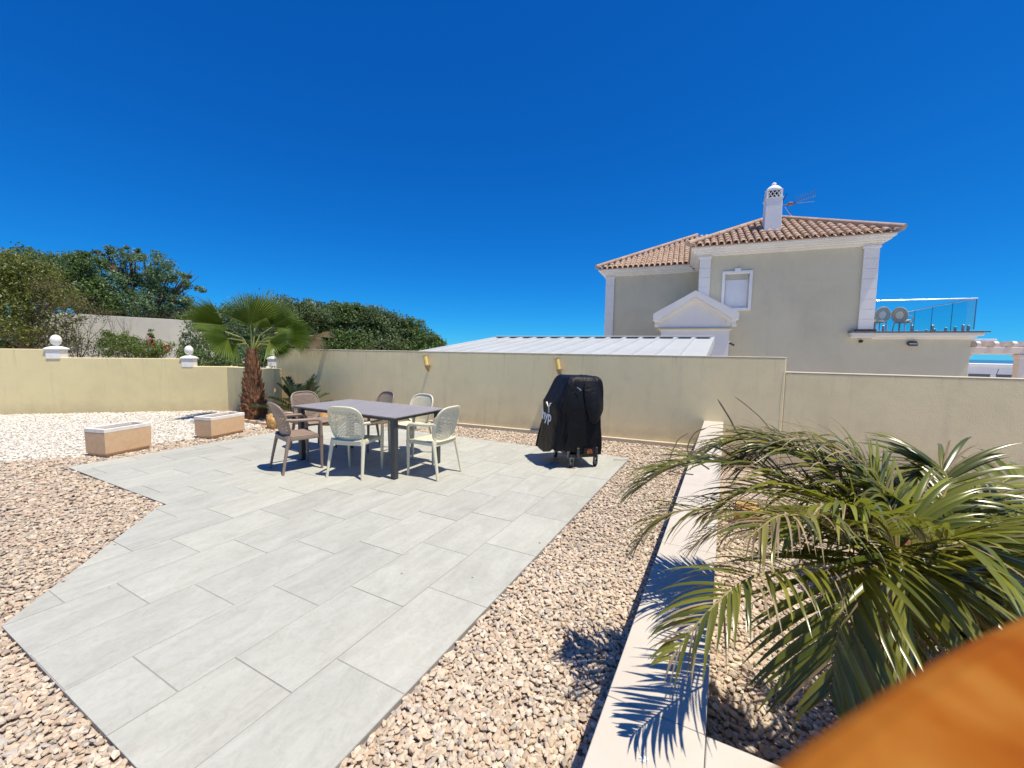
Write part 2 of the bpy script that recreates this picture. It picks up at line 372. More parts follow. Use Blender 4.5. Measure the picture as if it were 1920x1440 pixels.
def npmesh(name, verts, faces, mat, parent=None, attrs=(), smooth=False):
    """verts (n,3) world, faces (m,k) ints"""
    org = np.array(ORG.get(parent.name, (0, 0, 0))) if parent is not None else np.zeros(3)
    me = bpy.data.meshes.new(name); nv, (nf, k) = len(verts), faces.shape
    me.vertices.add(nv); me.vertices.foreach_set('co', (verts-org).astype(np.float32).ravel())
    me.loops.add(nf*k); me.loops.foreach_set('vertex_index', faces.astype(np.int32).ravel())
    me.polygons.add(nf); me.polygons.foreach_set('loop_start', np.arange(0, nf*k, k, dtype=np.int32))
    me.polygons.foreach_set('use_smooth', np.full(nf, bool(smooth)))
    for an, ty, dom, data in attrs:
        a = me.attributes.new(an, ty, dom); a.data.foreach_set('color' if ty == 'FLOAT_COLOR' else 'value', data.astype(np.float32).ravel())
    me.update(calc_edges=True); me.materials.append(MATS[mat])
    o = bpy.data.objects.new(name, me); COL.objects.link(o)
    if parent is not None: o.parent = parent; ORG[o.name] = tuple(org)
    return o

# ================================================================== GROUND AND SEA
g = MB(); n = 48
g.add([(75*math.cos(2*math.pi*i/n), 20+75*math.sin(2*math.pi*i/n), -.42) for i in range(n)], [tuple(range(n))])
struct(g.build('ground', 'pale_bounce_ground'))
g = MB(); g.add([(-40000, -2000, -45), (40000, -2000, -45), (40000, 60000, -45), (-40000, 60000, -45)], [(0, 1, 2, 3)])
struct(g.build('sea', 'sea_water'))

# ------------------------------------------------------------------ patio: mortar bed with every tile a child
V0, WV, LU = 1.2135, .4494, .7175
PATIO = [(.603, V0), (6.13, V0), (6.02, 7.30), (1.905, 7.36), (1.905, 4.883), (.603, 3.465)]
def clip_half(poly, nx, ny, c):            # keep nx*x+ny*y<=c
    out = []
    for i in range(len(poly)):
        a, b = poly[i], poly[(i+1) % len(poly)]; da, db = nx*a[0]+ny*a[1]-c, nx*b[0]+ny*b[1]-c
        if da <= 0: out.append(a)
        if da*db < 0: t = da/(da-db); out.append((a[0]+t*(b[0]-a[0]), a[1]+t*(b[1]-a[1])))
    return out
def halfplane(p, q):                        # left of p->q kept
    dx, dy = q[0]-p[0], q[1]-p[1]; return dy, -dx, dy*p[0]-dx*p[1]
def area(poly): return .5*sum(poly[i][0]*poly[(i+1) % len(poly)][1]-poly[(i+1) % len(poly)][0]*poly[i][1] for i in range(len(poly)))
# the L shape as two convex pieces
PIECES = [[(.603, V0), (6.13, V0), (6.04, 4.81), (1.838, 4.81), (.603, 3.465)], [(1.905, 4.81), (6.04, 4.81), (6.02, 7.30), (1.905, 7.36)]]
UANG = math.atan2(U[1], U[0])
patio_bed = MB()
for pc in PIECES:
    patio_bed.prism([tuple(uv(*p)[:2]) for p in pc], -.40, -.0035)
patio = struct(patio_bed.build('patio', 'mortar'))
kk = 0
for pc in PIECES:
    for r in range(14):
        v0, v1 = V0+WV*r, V0+WV*(r+1); off = 1.322-LU/3*r
        j0 = math.floor((.5-off)/LU)
        for j in range(j0, j0+10):
            u0, u1 = off+LU*j, off+LU*(j+1)
            q = [(u0+.0028, v0+.0028), (u1-.0028, v0+.0028), (u1-.0028, v1-.0028), (u0+.0028, v1-.0028)]
            for i in range(len(pc)):
                if len(q) < 3: break
                q = clip_half(q, *halfplane(pc[i], pc[(i+1) % len(pc)]))
            if len(q) < 3 or abs(area(q)) < .004: continue
            cx, cy = sum(p[0] for p in q)/len(q), sum(p[1] for p in q)/len(q)
            b = MB(); b.prism([(p[0]-cx, p[1]-cy) for p in q], -.018, 0)
            o = b.build('tile', 'patio_tile', patio, bevel=.0012); o.location = tuple(uv(cx, cy, random.uniform(-.0008, .0008)))
            o.rotation_euler = (random.uniform(-.0008, .0008), random.uniform(-.0008, .0008), UANG)
# ------------------------------------------------------------------ gravel beds (base sheets)
WB = [(-12.5, .6), (-6.65, 5.22), (-6.04, 5.72), (-5.31, 6.72), (-5.02, 7.96), (-5.02, 8.4)]   # pink / white border
gb = MB(); gb.prism([tuple(uv(-3, .30)[:2]), tuple(uv(7.65, .30)[:2]), tuple(td(-9.2, 7.5)[:2]), (-8.3, 10.3), (-5.02, 8.4), (-5.02, 7.96), (-5.31, 6.72), (-6.04, 5.72), (-6.65, 5.22), (-12.5, .6), (-12, -3)], -.40, -.030)
struct(gb.build('pink_gravel_bed', 'gravel_base_pink'))
gb = MB(); gb.prism([(-5.02, 7.96), (-5.31, 6.72), (-6.04, 5.72), (-6.65, 5.22), (-12.5, .6), (-16, 1), (-15, 8.2), (-11.3, 8.97), (-7.4, 10.08), (-5.02, 8.4)], -.40, -.034)
struct(gb.build('white_gravel_bed', 'gravel_base_white'))
gb = MB(); gb.prism([tuple(uv(-1, 0)[:2]), tuple(uv(7.55, 0)[:2]), tuple(td(9, 7.5)[:2]), tuple(td(9, -1)[:2])], -.41, -.285)
struct(gb.build('planting_bed', 'gravel_base_pink'))

ICO_V = []; ph = (1+5**.5)/2
for a in (-1, 1):
    for b in (-ph, ph): ICO_V += [(0, a, b), (a, b, 0), (b, 0, a)]
ICO_V = np.array(ICO_V)/math.sqrt(1+ph*ph)
bm = bmesh.new(); [bm.verts.new(p) for p in ICO_V]; bmesh.ops.convex_hull(bm, input=bm.verts[:])
bm.verts.index_update(); ICO_F = np.array([[v.index for v in f.verts] for f in bm.faces]); bm.free()
OCT_V = np.array([(1, 1, 1), (-1, 1, 1), (-1, -1, 1), (1, -1, 1), (1, 1, -1), (-1, 1, -1), (-1, -1, -1), (1, -1, -1)])/1.6
OCT_F = np.array([(0, 1, 2), (0, 2, 3), (4, 6, 5), (4, 7, 6), (0, 3, 7), (0, 7, 4), (1, 5, 6), (1, 6, 2), (0, 4, 5), (0, 5, 1), (3, 2, 6), (3, 6, 7)])
def randrot(n):
    q = rng.normal(size=(n, 4)); q /= np.linalg.norm(q, axis=1)[:, None]; w, x, y, z = q.T
    return np.stack([np.stack([1-2*(y*y+z*z), 2*(x*y-z*w), 2*(x*z+y*w)], 1), np.stack([2*(x*y+z*w), 1-2*(x*x+z*z), 2*(y*z-x*w)], 1), np.stack([2*(x*z-y*w), 2*(y*z+x*w), 1-2*(x*x+y*y)], 1)], 1)
def stones(name, P, size, pal, mat='gravel_stone', far=False):
    n = len(P); BV, BF = (OCT_V, OCT_F) if far else (ICO_V, ICO_F); k = len(BV)
    sc = size[:, None]*np.stack([rng.uniform(.8, 1.35, n), rng.uniform(.6, 1.0, n), rng.uniform(.36, .64, n)], 1)
    loc = BV[None]*rng.uniform(.62, 1.30, (n, k, 1))*sc[:, None, :]
    a = rng.uniform(0, 2*math.pi, n); rz = np.zeros((n, 3, 3)); rz[:, 0, 0] = np.cos(a); rz[:, 0, 1] = -np.sin(a); rz[:, 1, 0] = np.sin(a); rz[:, 1, 1] = np.cos(a); rz[:, 2, 2] = 1
    tl = rng.normal(0, .38, (n, 2)); rx = np.zeros((n, 3, 3)); rx[:, 0, 0] = 1; rx[:, 1, 1] = np.cos(tl[:, 0]); rx[:, 1, 2] = -np.sin(tl[:, 0]); rx[:, 2, 1] = np.sin(tl[:, 0]); rx[:, 2, 2] = np.cos(tl[:, 0])
    M = rz@rx
    vs = np.einsum('nij,nkj->nki', M, loc)+P[:, None, :]
    fs = (BF[None]+(np.arange(n)*k)[:, None, None]).reshape(-1, 3)
    pal = np.array(pal); w = rng.integers(0, len(pal), n); w2 = rng.integers(0, len(pal), n); mxx = rng.uniform(0, .5, (n, 1))
    c = (pal[w]*(1-mxx)+pal[w2]*mxx)*rng.uniform(.88, 1.12, (n, 1))
    col = np.concatenate([np.repeat(c, k, 0), np.ones((n*k, 1))], 1)
    return stuff(npmesh(name, vs.reshape(-1, 3), fs, mat, None, [('stone_col', 'FLOAT_COLOR', 'POINT', col)]))
def inpoly(P, poly):
    x, y = P[:, 0], P[:, 1]; ins = np.zeros(len(P), bool); n = len(poly)
    for i in range(n):
        (x0, y0), (x1, y1) = poly[i], poly[(i+1) % n]
        if y0 == y1: continue
        c = ((y0 > y) != (y1 > y)) & (x < (x1-x0)*(y-y0)/(y1-y0)+x0); ins ^= c
    return ins
def jgrid(x0, x1, y0, y1, s):
    nx, ny = int((x1-x0)/s), int((y1-y0)/s)
    X, Y = np.meshgrid(np.arange(nx)*s+x0, np.arange(ny)*s+y0); P = np.stack([X.ravel(), Y.ravel()], 1)
    return P+rng.uniform(-.5*s, .5*s, P.shape)
def inframe(P3, m=130):
    x, y, w = proj(P3); return (w > .2) & (x > -m) & (x < 1920+m) & (y < 1440+m)
def z3(P, z): return np.concatenate([P, np.full((len(P), 1), 0.)+np.asarray(z).reshape(-1, 1)], 1)
def puv(P): return np.stack([P@U[:2], P@V[:2]], 1)
WPOLY = [(-5.02, 7.96), (-5.31, 6.72), (-6.04, 5.72), (-6.65, 5.22), (-12.5, .6), (-16, 1), (-15, 8.2), (-11.3, 8.97), (-7.4, 10.1), (-5.02, 8.4)]
def wob(P): return P+np.stack([.10*np.sin(P[:, 1]*5)+.05*np.sin(P[:, 1]*13+1), .08*np.sin(P[:, 0]*6)], 1)
def pinkmask(P):
    q = puv(P); u, v = q.T
    out = inpoly(q, [(a, b) for a, b in PATIO])
    # patio grown a little so stones stop at its edge
    e = np.zeros(len(P), bool)
    for du, dv in ((.006, 0), (-.006, 0), (0, .006), (0, -.006)): e |= inpoly(q+np.array([du, dv]), PATIO)
    return ~out & ~e & (v > .30) & (P@N[:2] < 7.34) & ~inpoly(wob(P), WPOLY) & ((P[:, 0] > -5.6) | (P@N[:2] < 6.6))
PAL_P = [(0.516, 0.411, 0.305), (0.571, 0.476, 0.356), (0.459, 0.356, 0.264), (0.606, 0.521, 0.399), (0.507, 0.384, 0.289), (0.627, 0.568, 0.449), (0.405, 0.330, 0.256), (0.551, 0.429, 0.305), (0.432, 0.395, 0.328)]
PAL_N = [(0.583, 0.475, 0.355), (0.629, 0.536, 0.419), (0.524, 0.408, 0.294), (0.659, 0.578, 0.471), (0.553, 0.417, 0.289), (0.465, 0.378, 0.294), (0.446, 0.408, 0.355), (0.602, 0.493, 0.369), (0.620, 0.522, 0.396)]
PAL_W = [(0.682, 0.640, 0.547), (0.722, 0.686, 0.608), (0.640, 0.593, 0.496), (0.743, 0.712, 0.655), (0.599, 0.542, 0.444)]
def zone(P, z, lo, hi):
    d = np.linalg.norm(P, axis=1); return P[(d >= lo) & (d < hi) & inframe(z3(P, z))]
for nm, lo, hi, s, sz, far in (('near_gravel', 0, 3.2, .0200, .0160, False), ('mid_gravel', 3.2, 5.6, .0240, .0172, False), ('far_gravel', 5.6, 12, .036, .024, False)):
    Pp = zone(jgrid(-8, 4, .5, 9.5, s), 0, lo, hi); Pp = Pp[pinkmask(Pp)]
    n = len(Pp); stones(nm, z3(Pp, -.028+rng.uniform(0, .019, n)), sz*rng.uniform(.75, 1.3, n), PAL_N if lo == 0 else PAL_P, far=far)
Ps = jgrid(-7, 2, 1, 8.5, .11); qs = puv(Ps); keep = inpoly(qs, PATIO) & inframe(z3(Ps, 0)); keep &= (rng.random(len(Ps)) < np.where(inpoly(np.stack([qs[:, 0]+.18, qs[:, 1]], 1), PATIO) & inpoly(np.stack([qs[:, 0]-.18, qs[:, 1]], 1), PATIO) & inpoly(np.stack([qs[:, 0], qs[:, 1]-.12], 1), PATIO) & inpoly(np.stack([qs[:, 0], qs[:, 1]+.15], 1), PATIO), .004, .045)); Ps = Ps[keep]
stones('stray_gravel', z3(Ps, .004), .0075*rng.uniform(.6, 1.6, len(Ps)), PAL_P)
Pw = jgrid(-13, -4.9, 1.5, 10.2, .037); Pw = Pw[inpoly(wob(Pw), WPOLY) & inframe(z3(Pw, 0))]
nn_ = len(Pw); stones('white_gravel', z3(Pw, -.030+rng.uniform(0, .014, nn_)), .023*rng.uniform(.7, 1.25, nn_), PAL_W)
Pb = jgrid(0, 7, .8, 6.5, .027); q = puv(Pb); Pb = Pb[(q[:, 1] < -.01) & (Pb@N[:2] < 7.38) & inframe(z3(Pb, -.28)) & (np.linalg.norm(Pb, axis=1) < 6)]
nn_ = len(Pb); stones('planting_bed_gravel', z3(Pb, -.283+rng.uniform(0, .02, nn_)), .020*rng.uniform(.75, 1.3, nn_), PAL_P, far=False)

# ================================================================== GARDEN WALLS
def wallthing(name, label, t0, t1, D0, D1, z0, z1, mat):
    w = wthing(name, label, 'wall', t0, D0, z0); return w
bw = wthing('boundary_wall', 'tall cream plaster wall running behind the dining table and covered grill', 'wall', -4, 7.43, -.42)
b = MB(); b.box(-9.62, 1.50, 7.43, 7.63, -.42, 1.515); b.build('wall_panel', 'wall_cream_back', bw, bevel=.012, segs=2)
b = MB(); b.box(-8.4, .36, 7.372, 7.428, -.40, .052); b.build('plinth', 'plinth_cream', bw, bevel=.008)
b = MB(); b.box(-9.62, 1.50, 7.428, 7.634, 1.517, 1.535); b.build('wall_top', 'plinth_cream', bw, bevel=.006)
def blotch(cx, cz, w, h, seed, D):
    r_ = np.random.default_rng(seed); n = 22; a = np.linspace(0, 2*math.pi, n, endpoint=False); k = 1+.35*r_.normal(size=n)*.7
    return MB().add([(cx+w*math.cos(t)*q_, D, cz+h*math.sin(t)*q_) for t, q_ in zip(a, k)], [tuple(range(n))[::-1]])
cr_ = MB(); zz = np.linspace(1.30, -.1, 26); xs = 1.478+np.cumsum(rng.normal(0, .006, 26))*.6
cr_.add([(x, 7.4265, z) for x, z in zip(xs, zz)]+[(x+.0035, 7.4265, z) for x, z in zip(xs[::-1], zz[::-1])], [tuple(range(52))]); cr_.build('crack', 'mortar', bw)
rw = wthing('boundary_wall', 'lower cream plaster wall behind the arching palm, right of the vertical crack', 'wall', 4, 7.43, -.42)
b = MB(); b.box(1.503, 9.0, 7.433, 7.63, -.42, 1.29); b.build('wall_panel', 'wall_cream_back', rw, bevel=.01, segs=2)
b = MB(); b.box(1.503, 9.0, 7.431, 7.634, 1.292, 1.31); b.build('wall_top', 'plinth_cream', rw, bevel=.006)
b = MB(); b.box(1.2, 9.0, 7.395, 7.431, -.40, -.235); b.build('plinth', 'plinth_cream', rw, bevel=.006)
# stepped left wall
LA, LB = np.array([-11.302, 8.954]), np.array([-7.35, 10.077]); ld = unit(LB-LA); ln = np.array([-ld[1], ld[0]])
lw = thing('boundary_wall', 'sunlit cream wall at the left, stepping down beneath two ball finials', 'wall', (*LB, -.42))
def lseg(s0, s1, z1, nm='wall_panel', o0=0, o1=.22, z0=-.42, mat='wall_cream'):
    p = [LA+ld*s0+ln*o0, LA+ld*s1+ln*o0, LA+ld*s1+ln*o1, LA+ld*s0+ln*o1]
    return MB().prism([tuple(x) for x in p], z0, z1).build(nm, mat, lw, bevel=.01, segs=2)
L = np.linalg.norm(LB-LA); s1 = np.linalg.norm(np.array([-10.36, 9.222])-LA); s2 = np.linalg.norm(np.array([-7.9, 9.92])-LA)
prof = [(-5, -.42), (L+.45, -.42), (L+.45, 1.07), (s2, 1.07), (s2, 1.255), (s1, 1.255), (s1, 1.44), (-5, 1.44)]
lp = MB(); nP = len(prof)
lp.add([(*(LA+ld*a), z) for a, z in prof]+[(*(LA+ld*a+ln*.22), z) for a, z in prof], [tuple(range(nP)), tuple(range(nP, 2*nP))[::-1]]+[((i+1) % nP, i, nP+i, nP+(i+1) % nP) for i in range(nP)])
lp.build('wall_panel', 'wall_cream', lw, bevel=.01, segs=2)
sw = wthing('boundary_wall', 'short shaded cream wall return behind the fan palm trunk', 'wall', -9.5, 6.72, -.42)
cornert = float(np.append(LB, 0)@T)
b = MB(); b.box(cornert+.20, -8.75, 6.70, 6.90, -.42, 1.064); b.build('wall_panel', 'wall_cream', sw, bevel=.01, segs=2)
def finial(px, zb, k, label, base):
    f = thing('ball_finial', label, 'finial', (*base, zb-.02), math.atan2(ld[1], ld[0]), 'ball finials on the boundary walls', (0, 0, zb-.02))
    w = .128*k; b = MB().sqloft([(w, w, -.02), (w, w, .17)], (0, 0, zb)); b.build('pier', 'stone_white', f, bevel=.006)
    b = MB().sqloft([(w, w, .172), (w*1.16, w*1.16, .178), (w*1.2, w*1.2, .20), (w*1.14, w*1.14, .213), (w*.9, w*.9, .233), (w*.6, w*.6, .25), (w*.4, w*.4, .268)], (0, 0, zb)); b.build('cap', 'stone_white', f, bevel=.004)
    r = .098*k; b = MB().lathe([(.05*k, .266), (.042*k, .285)]+[(r*math.sin(a), .285+r*1.12-r*1.26*math.cos(a)) for a in np.linspace(.45, math.pi-.02, 14)], (0, 0, zb), 24); b.build('ball', 'stone_white', f, smooth=50)
    return f
pA = LA+ld*(s1+.02)+ln*.11; pB = LA+ld*(s2+.02)+ln*.11
finial(82, 1.25, 1.0, 'white ball finial on the left pier, beside the bare twiggy shrub', pA)
finial(350, 1.07, .93, 'white ball finial between the flowering bush and the fan palm', pB)
pC = at(512, 690, 11.6); finial(508, 1.05, .85, 'white finial half hidden behind the left end of the tall wall', pC[:2])

# ------------------------------------------------------------------ low limestone-topped garden wall
kw = thing('garden_wall', 'low wall with pale limestone coping running past the palm to the back wall', 'wall', tuple(uv(3, .14, -.42)), UANG, None, (3, .14, -.42))
b = MB(); b.box(.12, 7.50, .022, .262, -.42, .428); b.build('wall_core', 'plinth_cream', kw)
us = [.12, 1.235, 2.45, 3.7, 4.95, 6.2, 7.52]
for a, c in zip(us[:-1], us[1:]):
    b = MB(); b.box(a+.0012, c-.0012, .0, .284, .430, .462); b.build('coping_slab', 'limestone', kw, bevel=.003, segs=2)
b = MB(); b.box(.42, 1.2338, -2.2, -.002, .430, .4615); b.build('coping_slab', 'limestone', kw, bevel=.003)
b = MB(); b.box(.45, 1.20, -2.18, .02, -.42, .428); b.build('wall_core', 'plinth_cream', kw)

# ================================================================== DINING SET
TB = (4.04, 4.33)
tb = thing('dining_table', 'long rectangular table with grey top and charcoal legs on the patio', 'table', tuple(uv(*TB)), UANG, None, (0, 0, 0))
hx, hy = .485, .93
b = MB().box(-hx, hx, -hy, hy, .748, .762); b.build('tabletop', 'table_ceramic', tb, bevel=.002)
b = MB().box(-hx+.004, hx-.004, -hy+.004, hy-.004, .735, .7475); b.build('top_frame', 'grey_metal', tb, bevel=.002)
for sx in (-1, 1):
    b = MB().box(sx*(hx-.09)-.012, sx*(hx-.09)+.012, -hy+.10, hy-.10, .70, .7345); b.build('apron', 'grey_metal', tb)
    b = MB().box(-hx+.10, hx-.10, sx*(hy-.09)-.012, sx*(hy-.09)+.012, .70, .7345); b.build('apron', 'grey_metal', tb)
    for sy in (-1, 1):
        cx, cy = sx*(hx-.075), sy*(hy-.075)
        lg = MB().box(cx-.034, cx+.034, cy-.034, cy+.034, .012, .735).build('leg', 'grey_metal', tb, bevel=.004)
        MB().box(cx-.03, cx+.03, cy-.03, cy+.03, .0, .0118).build('foot', 'rubber', lg)

def make_chair(kind):
    mat = kind+'_plastic'
    c = thing('garden_armchair', '', 'chair', (0, 0, 0), 0, 'armchairs around the dining table')
    # seat: dished rounded panel with thickness
    P = []; nx, ny = 10, 10
    for j in range(ny+1):
        v = -1+2*j/ny; row = []
        for i in range(nx+1):
            u = -1+2*i/nx; hw = .215+.012*v
            x = u*hw*(1-.10*max(0, abs(v)-.7)/.3); y = v*.215; z = .447-.014*(1-u*u)*(1-v*v)-.02*max(0, v-.6)**2*6+.008*abs(u)**3
            row.append((x, y, z))
        P.append(row)
    MB().grid(P).build('seat', mat, c, smooth=60, solid=.016)
    b = MB()
    for sx in (-1, 1): b.bar((sx*.207, -.19, .425), (sx*.215, .19, .425), .03, .042)
    b.bar((-.205, .196, .425), (.205, .196, .425), .026, .036); b.bar((-.20, -.19, .42), (.20, -.19, .42), .03, .05)
    b.build('seat_frame', mat, c, bevel=.006, segs=2)
    for sx in (-1, 1):
        MB().tube([(sx*.205, -.17, .47), (sx*.213, -.195, .36), (sx*.225, -.232, .17), (sx*.235, -.262, 0)], [.026, .024, .020, .017], 10, .85).build('leg', mat, c, smooth=60)
        # front leg goes on up into the arm and bends back to the backrest
        MB().tube([(sx*.232, .205, 0), (sx*.236, .203, .2), (sx*.240, .200, .42), (sx*.243, .198, .44)], [.016, .019, .024, .024], 10, .85).build('leg', mat, c, smooth=60)
        pts = [(sx*.243, .198, .435), (sx*.247, .196, .55), (sx*.25, .190, .615), (sx*.25, .165, .643), (sx*.25, .12, .652), (sx*.247, .0, .655), (sx*.238, -.12, .662), (sx*.218, -.215, .672)]
        MB().tube(pts, [.021, .018, .019, .020, .020, .020, .018, .016], 10, 1.15).build('armrest', mat, c, smooth=60)
    # woven backrest: curved shell with staggered slots inside a rim
    zc, hh, ww, pw = .655, .215, .222, 3.4
    def shell(x, z):
        k = (z-.45)/.42; return (x, -.185-.105*k-.02*k*k+.055*(x/ww)**2*(1-.3*k), z)
    def halfw(z):
        e = abs((z-zc)/hh); wsc = ww*(1.0-.06*max(0, (zc-z)/hh)); return wsc*max(0.0, 1-min(1, e)**pw)**(1/pw)
    b = MB(); nz, nxx = 44, 37; zs = [zc-hh*.985+2*hh*.985*(j//2*2+(1.15 if j % 2 else 0))/nz for j in range(nz+1)]
    for j in range(nz):
        w0, w1 = halfw(zs[j]), halfw(zs[j+1])
        for i in range(nxx):
            a0, a1 = -1+2*i/nxx, -1+2*(i+1)/nxx
            if 5 <= j < nz-5 and 3 <= i < nxx-3 and j % 2 == 1 and (i+(0 if (j//2) % 2 else 2)) % 4 != 0: continue
            b.add([shell(a0*w0, zs[j]), shell(a1*w0, zs[j]), shell(a1*w1, zs[j+1]), shell(a0*w1, zs[j+1])], [(0, 1, 2, 3)])
    br = b.build('backrest', mat, c, solid=.006)
    ang = np.linspace(0, 2*math.pi, 49)[:-1]; rim = []
    for t in ang:
        ct, st = math.cos(t), math.sin(t); z = zc+hh*math.copysign(abs(st)**(2/pw), st)
        x = math.copysign(abs(ct)**(2/pw), ct)*ww*(1-.06*max(0, (zc-z)/hh)); rim.append(shell(x, z))
    b = MB(); n = 8; pts = [np.array(p) for p in rim]; k = len(pts); vs = []
    for i in range(k):
        d = unit(pts[(i+1) % k]-pts[i-1]); o_ = unit(np.array([0, -1., .25])); a = unit(np.cross(d, o_)); q_ = np.cross(a, d)
        for j in range(n): t = 2*math.pi*j/n; vs.append(pts[i]+a*.013*math.cos(t)+q_*.013*math.sin(t))
    b.add(vs, [(i*n+j, i*n+(j+1) % n, ((i+1) % k)*n+(j+1) % n, ((i+1) % k)*n+j) for i in range(k) for j in range(n)])
    b.build('rim', mat, br, smooth=60)
    return c
def place_chair(c, u, v, fu, fv, label):
    d = U*fu+V*fv; c.location = tuple(uv(u, v)); c.rotation_euler = (0, 0, math.atan2(d[1], d[0])-math.pi/2); c['label'] = label
brown = make_chair('brown'); cream = make_chair('cream')
b2, b3, c2, c3 = copy_tree(brown), copy_tree(brown), copy_tree(cream), copy_tree(cream)
place_chair(brown, 3.36, 4.88, .964, -.266, 'brown woven armchair nearest the camera, at the left front of the table')
place_chair(cream, 3.58, 4.06, .96, .28, 'cream woven armchair with its back to the camera in front of the table')
place_chair(c2, 4.06, 3.23, .02, 1, 'cream woven armchair at the right end of the table')
place_chair(b2, 4.13, 5.60, -.08, -1, 'brown woven armchair at the far left end of the table, before the cycad')
place_chair(b3, 4.64, 4.90, -1, .25, 'brown woven armchair behind the table, backrest just above the tabletop')
place_chair(c3, 4.66, 4.13, -1, .05, 'cream woven armchair behind the table, facing the camera')

# ================================================================== COVERED GRILL
BX = unit([.962, .27, 0]); bang = math.atan2(BX[1], BX[0])
gr = thing('covered_grill', 'black fabric-covered barbecue on a wheeled trolley with white lettering', 'barbecue', (.90, 5.73, 0), bang, None, (0, 0, 0))
LEV = [  # z, left, right, front, back, squareness
    (.165, -.45, .235, -.325, .41), (.30, -.43, .245, -.325, .39), (.42, -.412, .255, -.32, .37), (.55, -.396, .262, -.315, .355), (.68, -.385, .268, -.315, .345), (.78, -.392, .272, -.32, .34),
    (.86, -.395, .275, -.325, .335), (.94, -.35, .277, -.32, .325), (1.03, -.305, .277, -.31, .315), (1.11, -.27, .274, -.298, .30), (1.165, -.245, .268, -.285, .29), (1.20, -.222, .256, -.268, .278), (1.222, -.198, .236, -.245, .258), (1.232, -.175, .215, -.22, .235), (1.236, -.05, .10, -.07, .08)]
def cover_left(z):
    zs = [l[0] for l in LEV]; return float(np.interp(z, zs, [l[1] for l in LEV]))
ns = 84; vs = []; rg = np.random.default_rng(3); phs = rg.uniform(0, 6.28, 6)
for li, (z, l, r, fr, bk) in enumerate(LEV):
    for j in range(ns):
        t = 2*math.pi*j/ns; ct, st = math.cos(t), math.sin(t); e = 2/7.5
        x = math.copysign(abs(ct)**e, ct); y = math.copysign(abs(st)**e, st)
        X = (l+r)/2+(r-l)/2*x; Y = (fr+bk)/2+(bk-fr)/2*y
        low = max(0, 1-z/1.15); left = 1 if (ct < -.55 and st < .75 and st > -.85) else 0
        wv = (math.sin(9*t+phs[0]+z*2)+.7*math.sin(15*t+phs[1]-z*3)+.5*math.sin(23*t+phs[2]+z*5))*(.006+.016*low)*(.0 if left else 1)
        wv += .012*math.sin(4*t+phs[3]+z*6)*(0 if left else 1)
        k = 1+wv/.33; dz = .012*math.sin(7*t+phs[4])*(1 if li == 0 else .3)+max(0, 1-li/3)*.10*max(0, -y)*max(0, .5-x)*.7
        vs.append(((l+r)/2+(X-(l+r)/2)*k, (fr+bk)/2+(Y-(fr+bk)/2)*k, z+dz))
b = MB().add(vs, [(i*ns+j, i*ns+(j+1) % ns, (i+1)*ns+(j+1) % ns, (i+1)*ns+j) for i in range(len(LEV)-1) for j in range(ns)]+[tuple(range((len(LEV)-1)*ns, len(LEV)*ns))])
cover = b.build('cover', 'black_cover', gr, smooth=50)
# loose folded flap hanging over the front
FL = [[(-.02, -.286, 1.195), (.10, -.285, 1.196), (.215, -.262, 1.18), (.272, -.19, 1.15)],
      [(-.035, -.330, 1.03), (.08, -.352, 1.03), (.225, -.325, 1.02), (.298, -.22, 1.0)],
      [(-.02, -.345, .86), (.07, -.385, .85), (.215, -.36, .85), (.300, -.25, .88)],
      [(.02, -.352, .72), (.08, -.408, .70), (.19, -.392, .72), (.290, -.27, .78)],
      [(.055, -.356, .64), (.10, -.40, .60), (.15, -.392, .63), (.262, -.29, .73)]]
fo = MB().grid(FL).build('cover_flap', 'black_cover', cover, smooth=80, solid=.004); sm = fo.modifiers.new('sub', 'SUBSURF'); sm.levels = sm.render_levels = 3
fo.modifiers.move(1, 0)
MB().tube([(-.135, -.328, 1.10), (-.11, -.345, 1.08), (-.085, -.348, 1.06)], .006, 6).build('pull_tab', 'steel_bright', cover)
def text_mesh(body, size, offset):
    cu = bpy.data.curves.new('txt', 'FONT'); cu.body = body; cu.size = size; cu.offset = offset; cu.extrude = .0015; cu.resolution_u = 4
    ob = bpy.data.objects.new('txt', cu); COL.objects.link(ob); dg = bpy.context.evaluated_depsgraph_get(); dg.update()
    me = bpy.data.meshes.new_from_object(ob.evaluated_get(dg)); vs = [tuple(v.co) for v in me.vertices]; fs = [tuple(p.vertices) for p in me.polygons]
    bpy.data.objects.remove(ob); bpy.data.meshes.remove(me); return vs, fs
vs, fs = text_mesh('hyp', .205, .005)
MB().add([(cover_left(.60+y)-.007-z, .28-x*1.25, .60+y) for x, y, z in vs], fs).build('lettering', 'logo_white', cover)
em = MB(); eX = lambda y, z: (cover_left(z)-.007, y, z)
for a, c, w in (((.075, .86), (.0, .80), .026), ((-.075, .86), (.0, .80), .026), ((.0, .72), (.0, .805), .026)):
    (y0, z0), (y1, z1) = a, c; em.bar(eX(y0, z0), eX(y1, z1), .003, w, up=(1, 0, 0))
em.build('emblem', 'logo_white', cover)
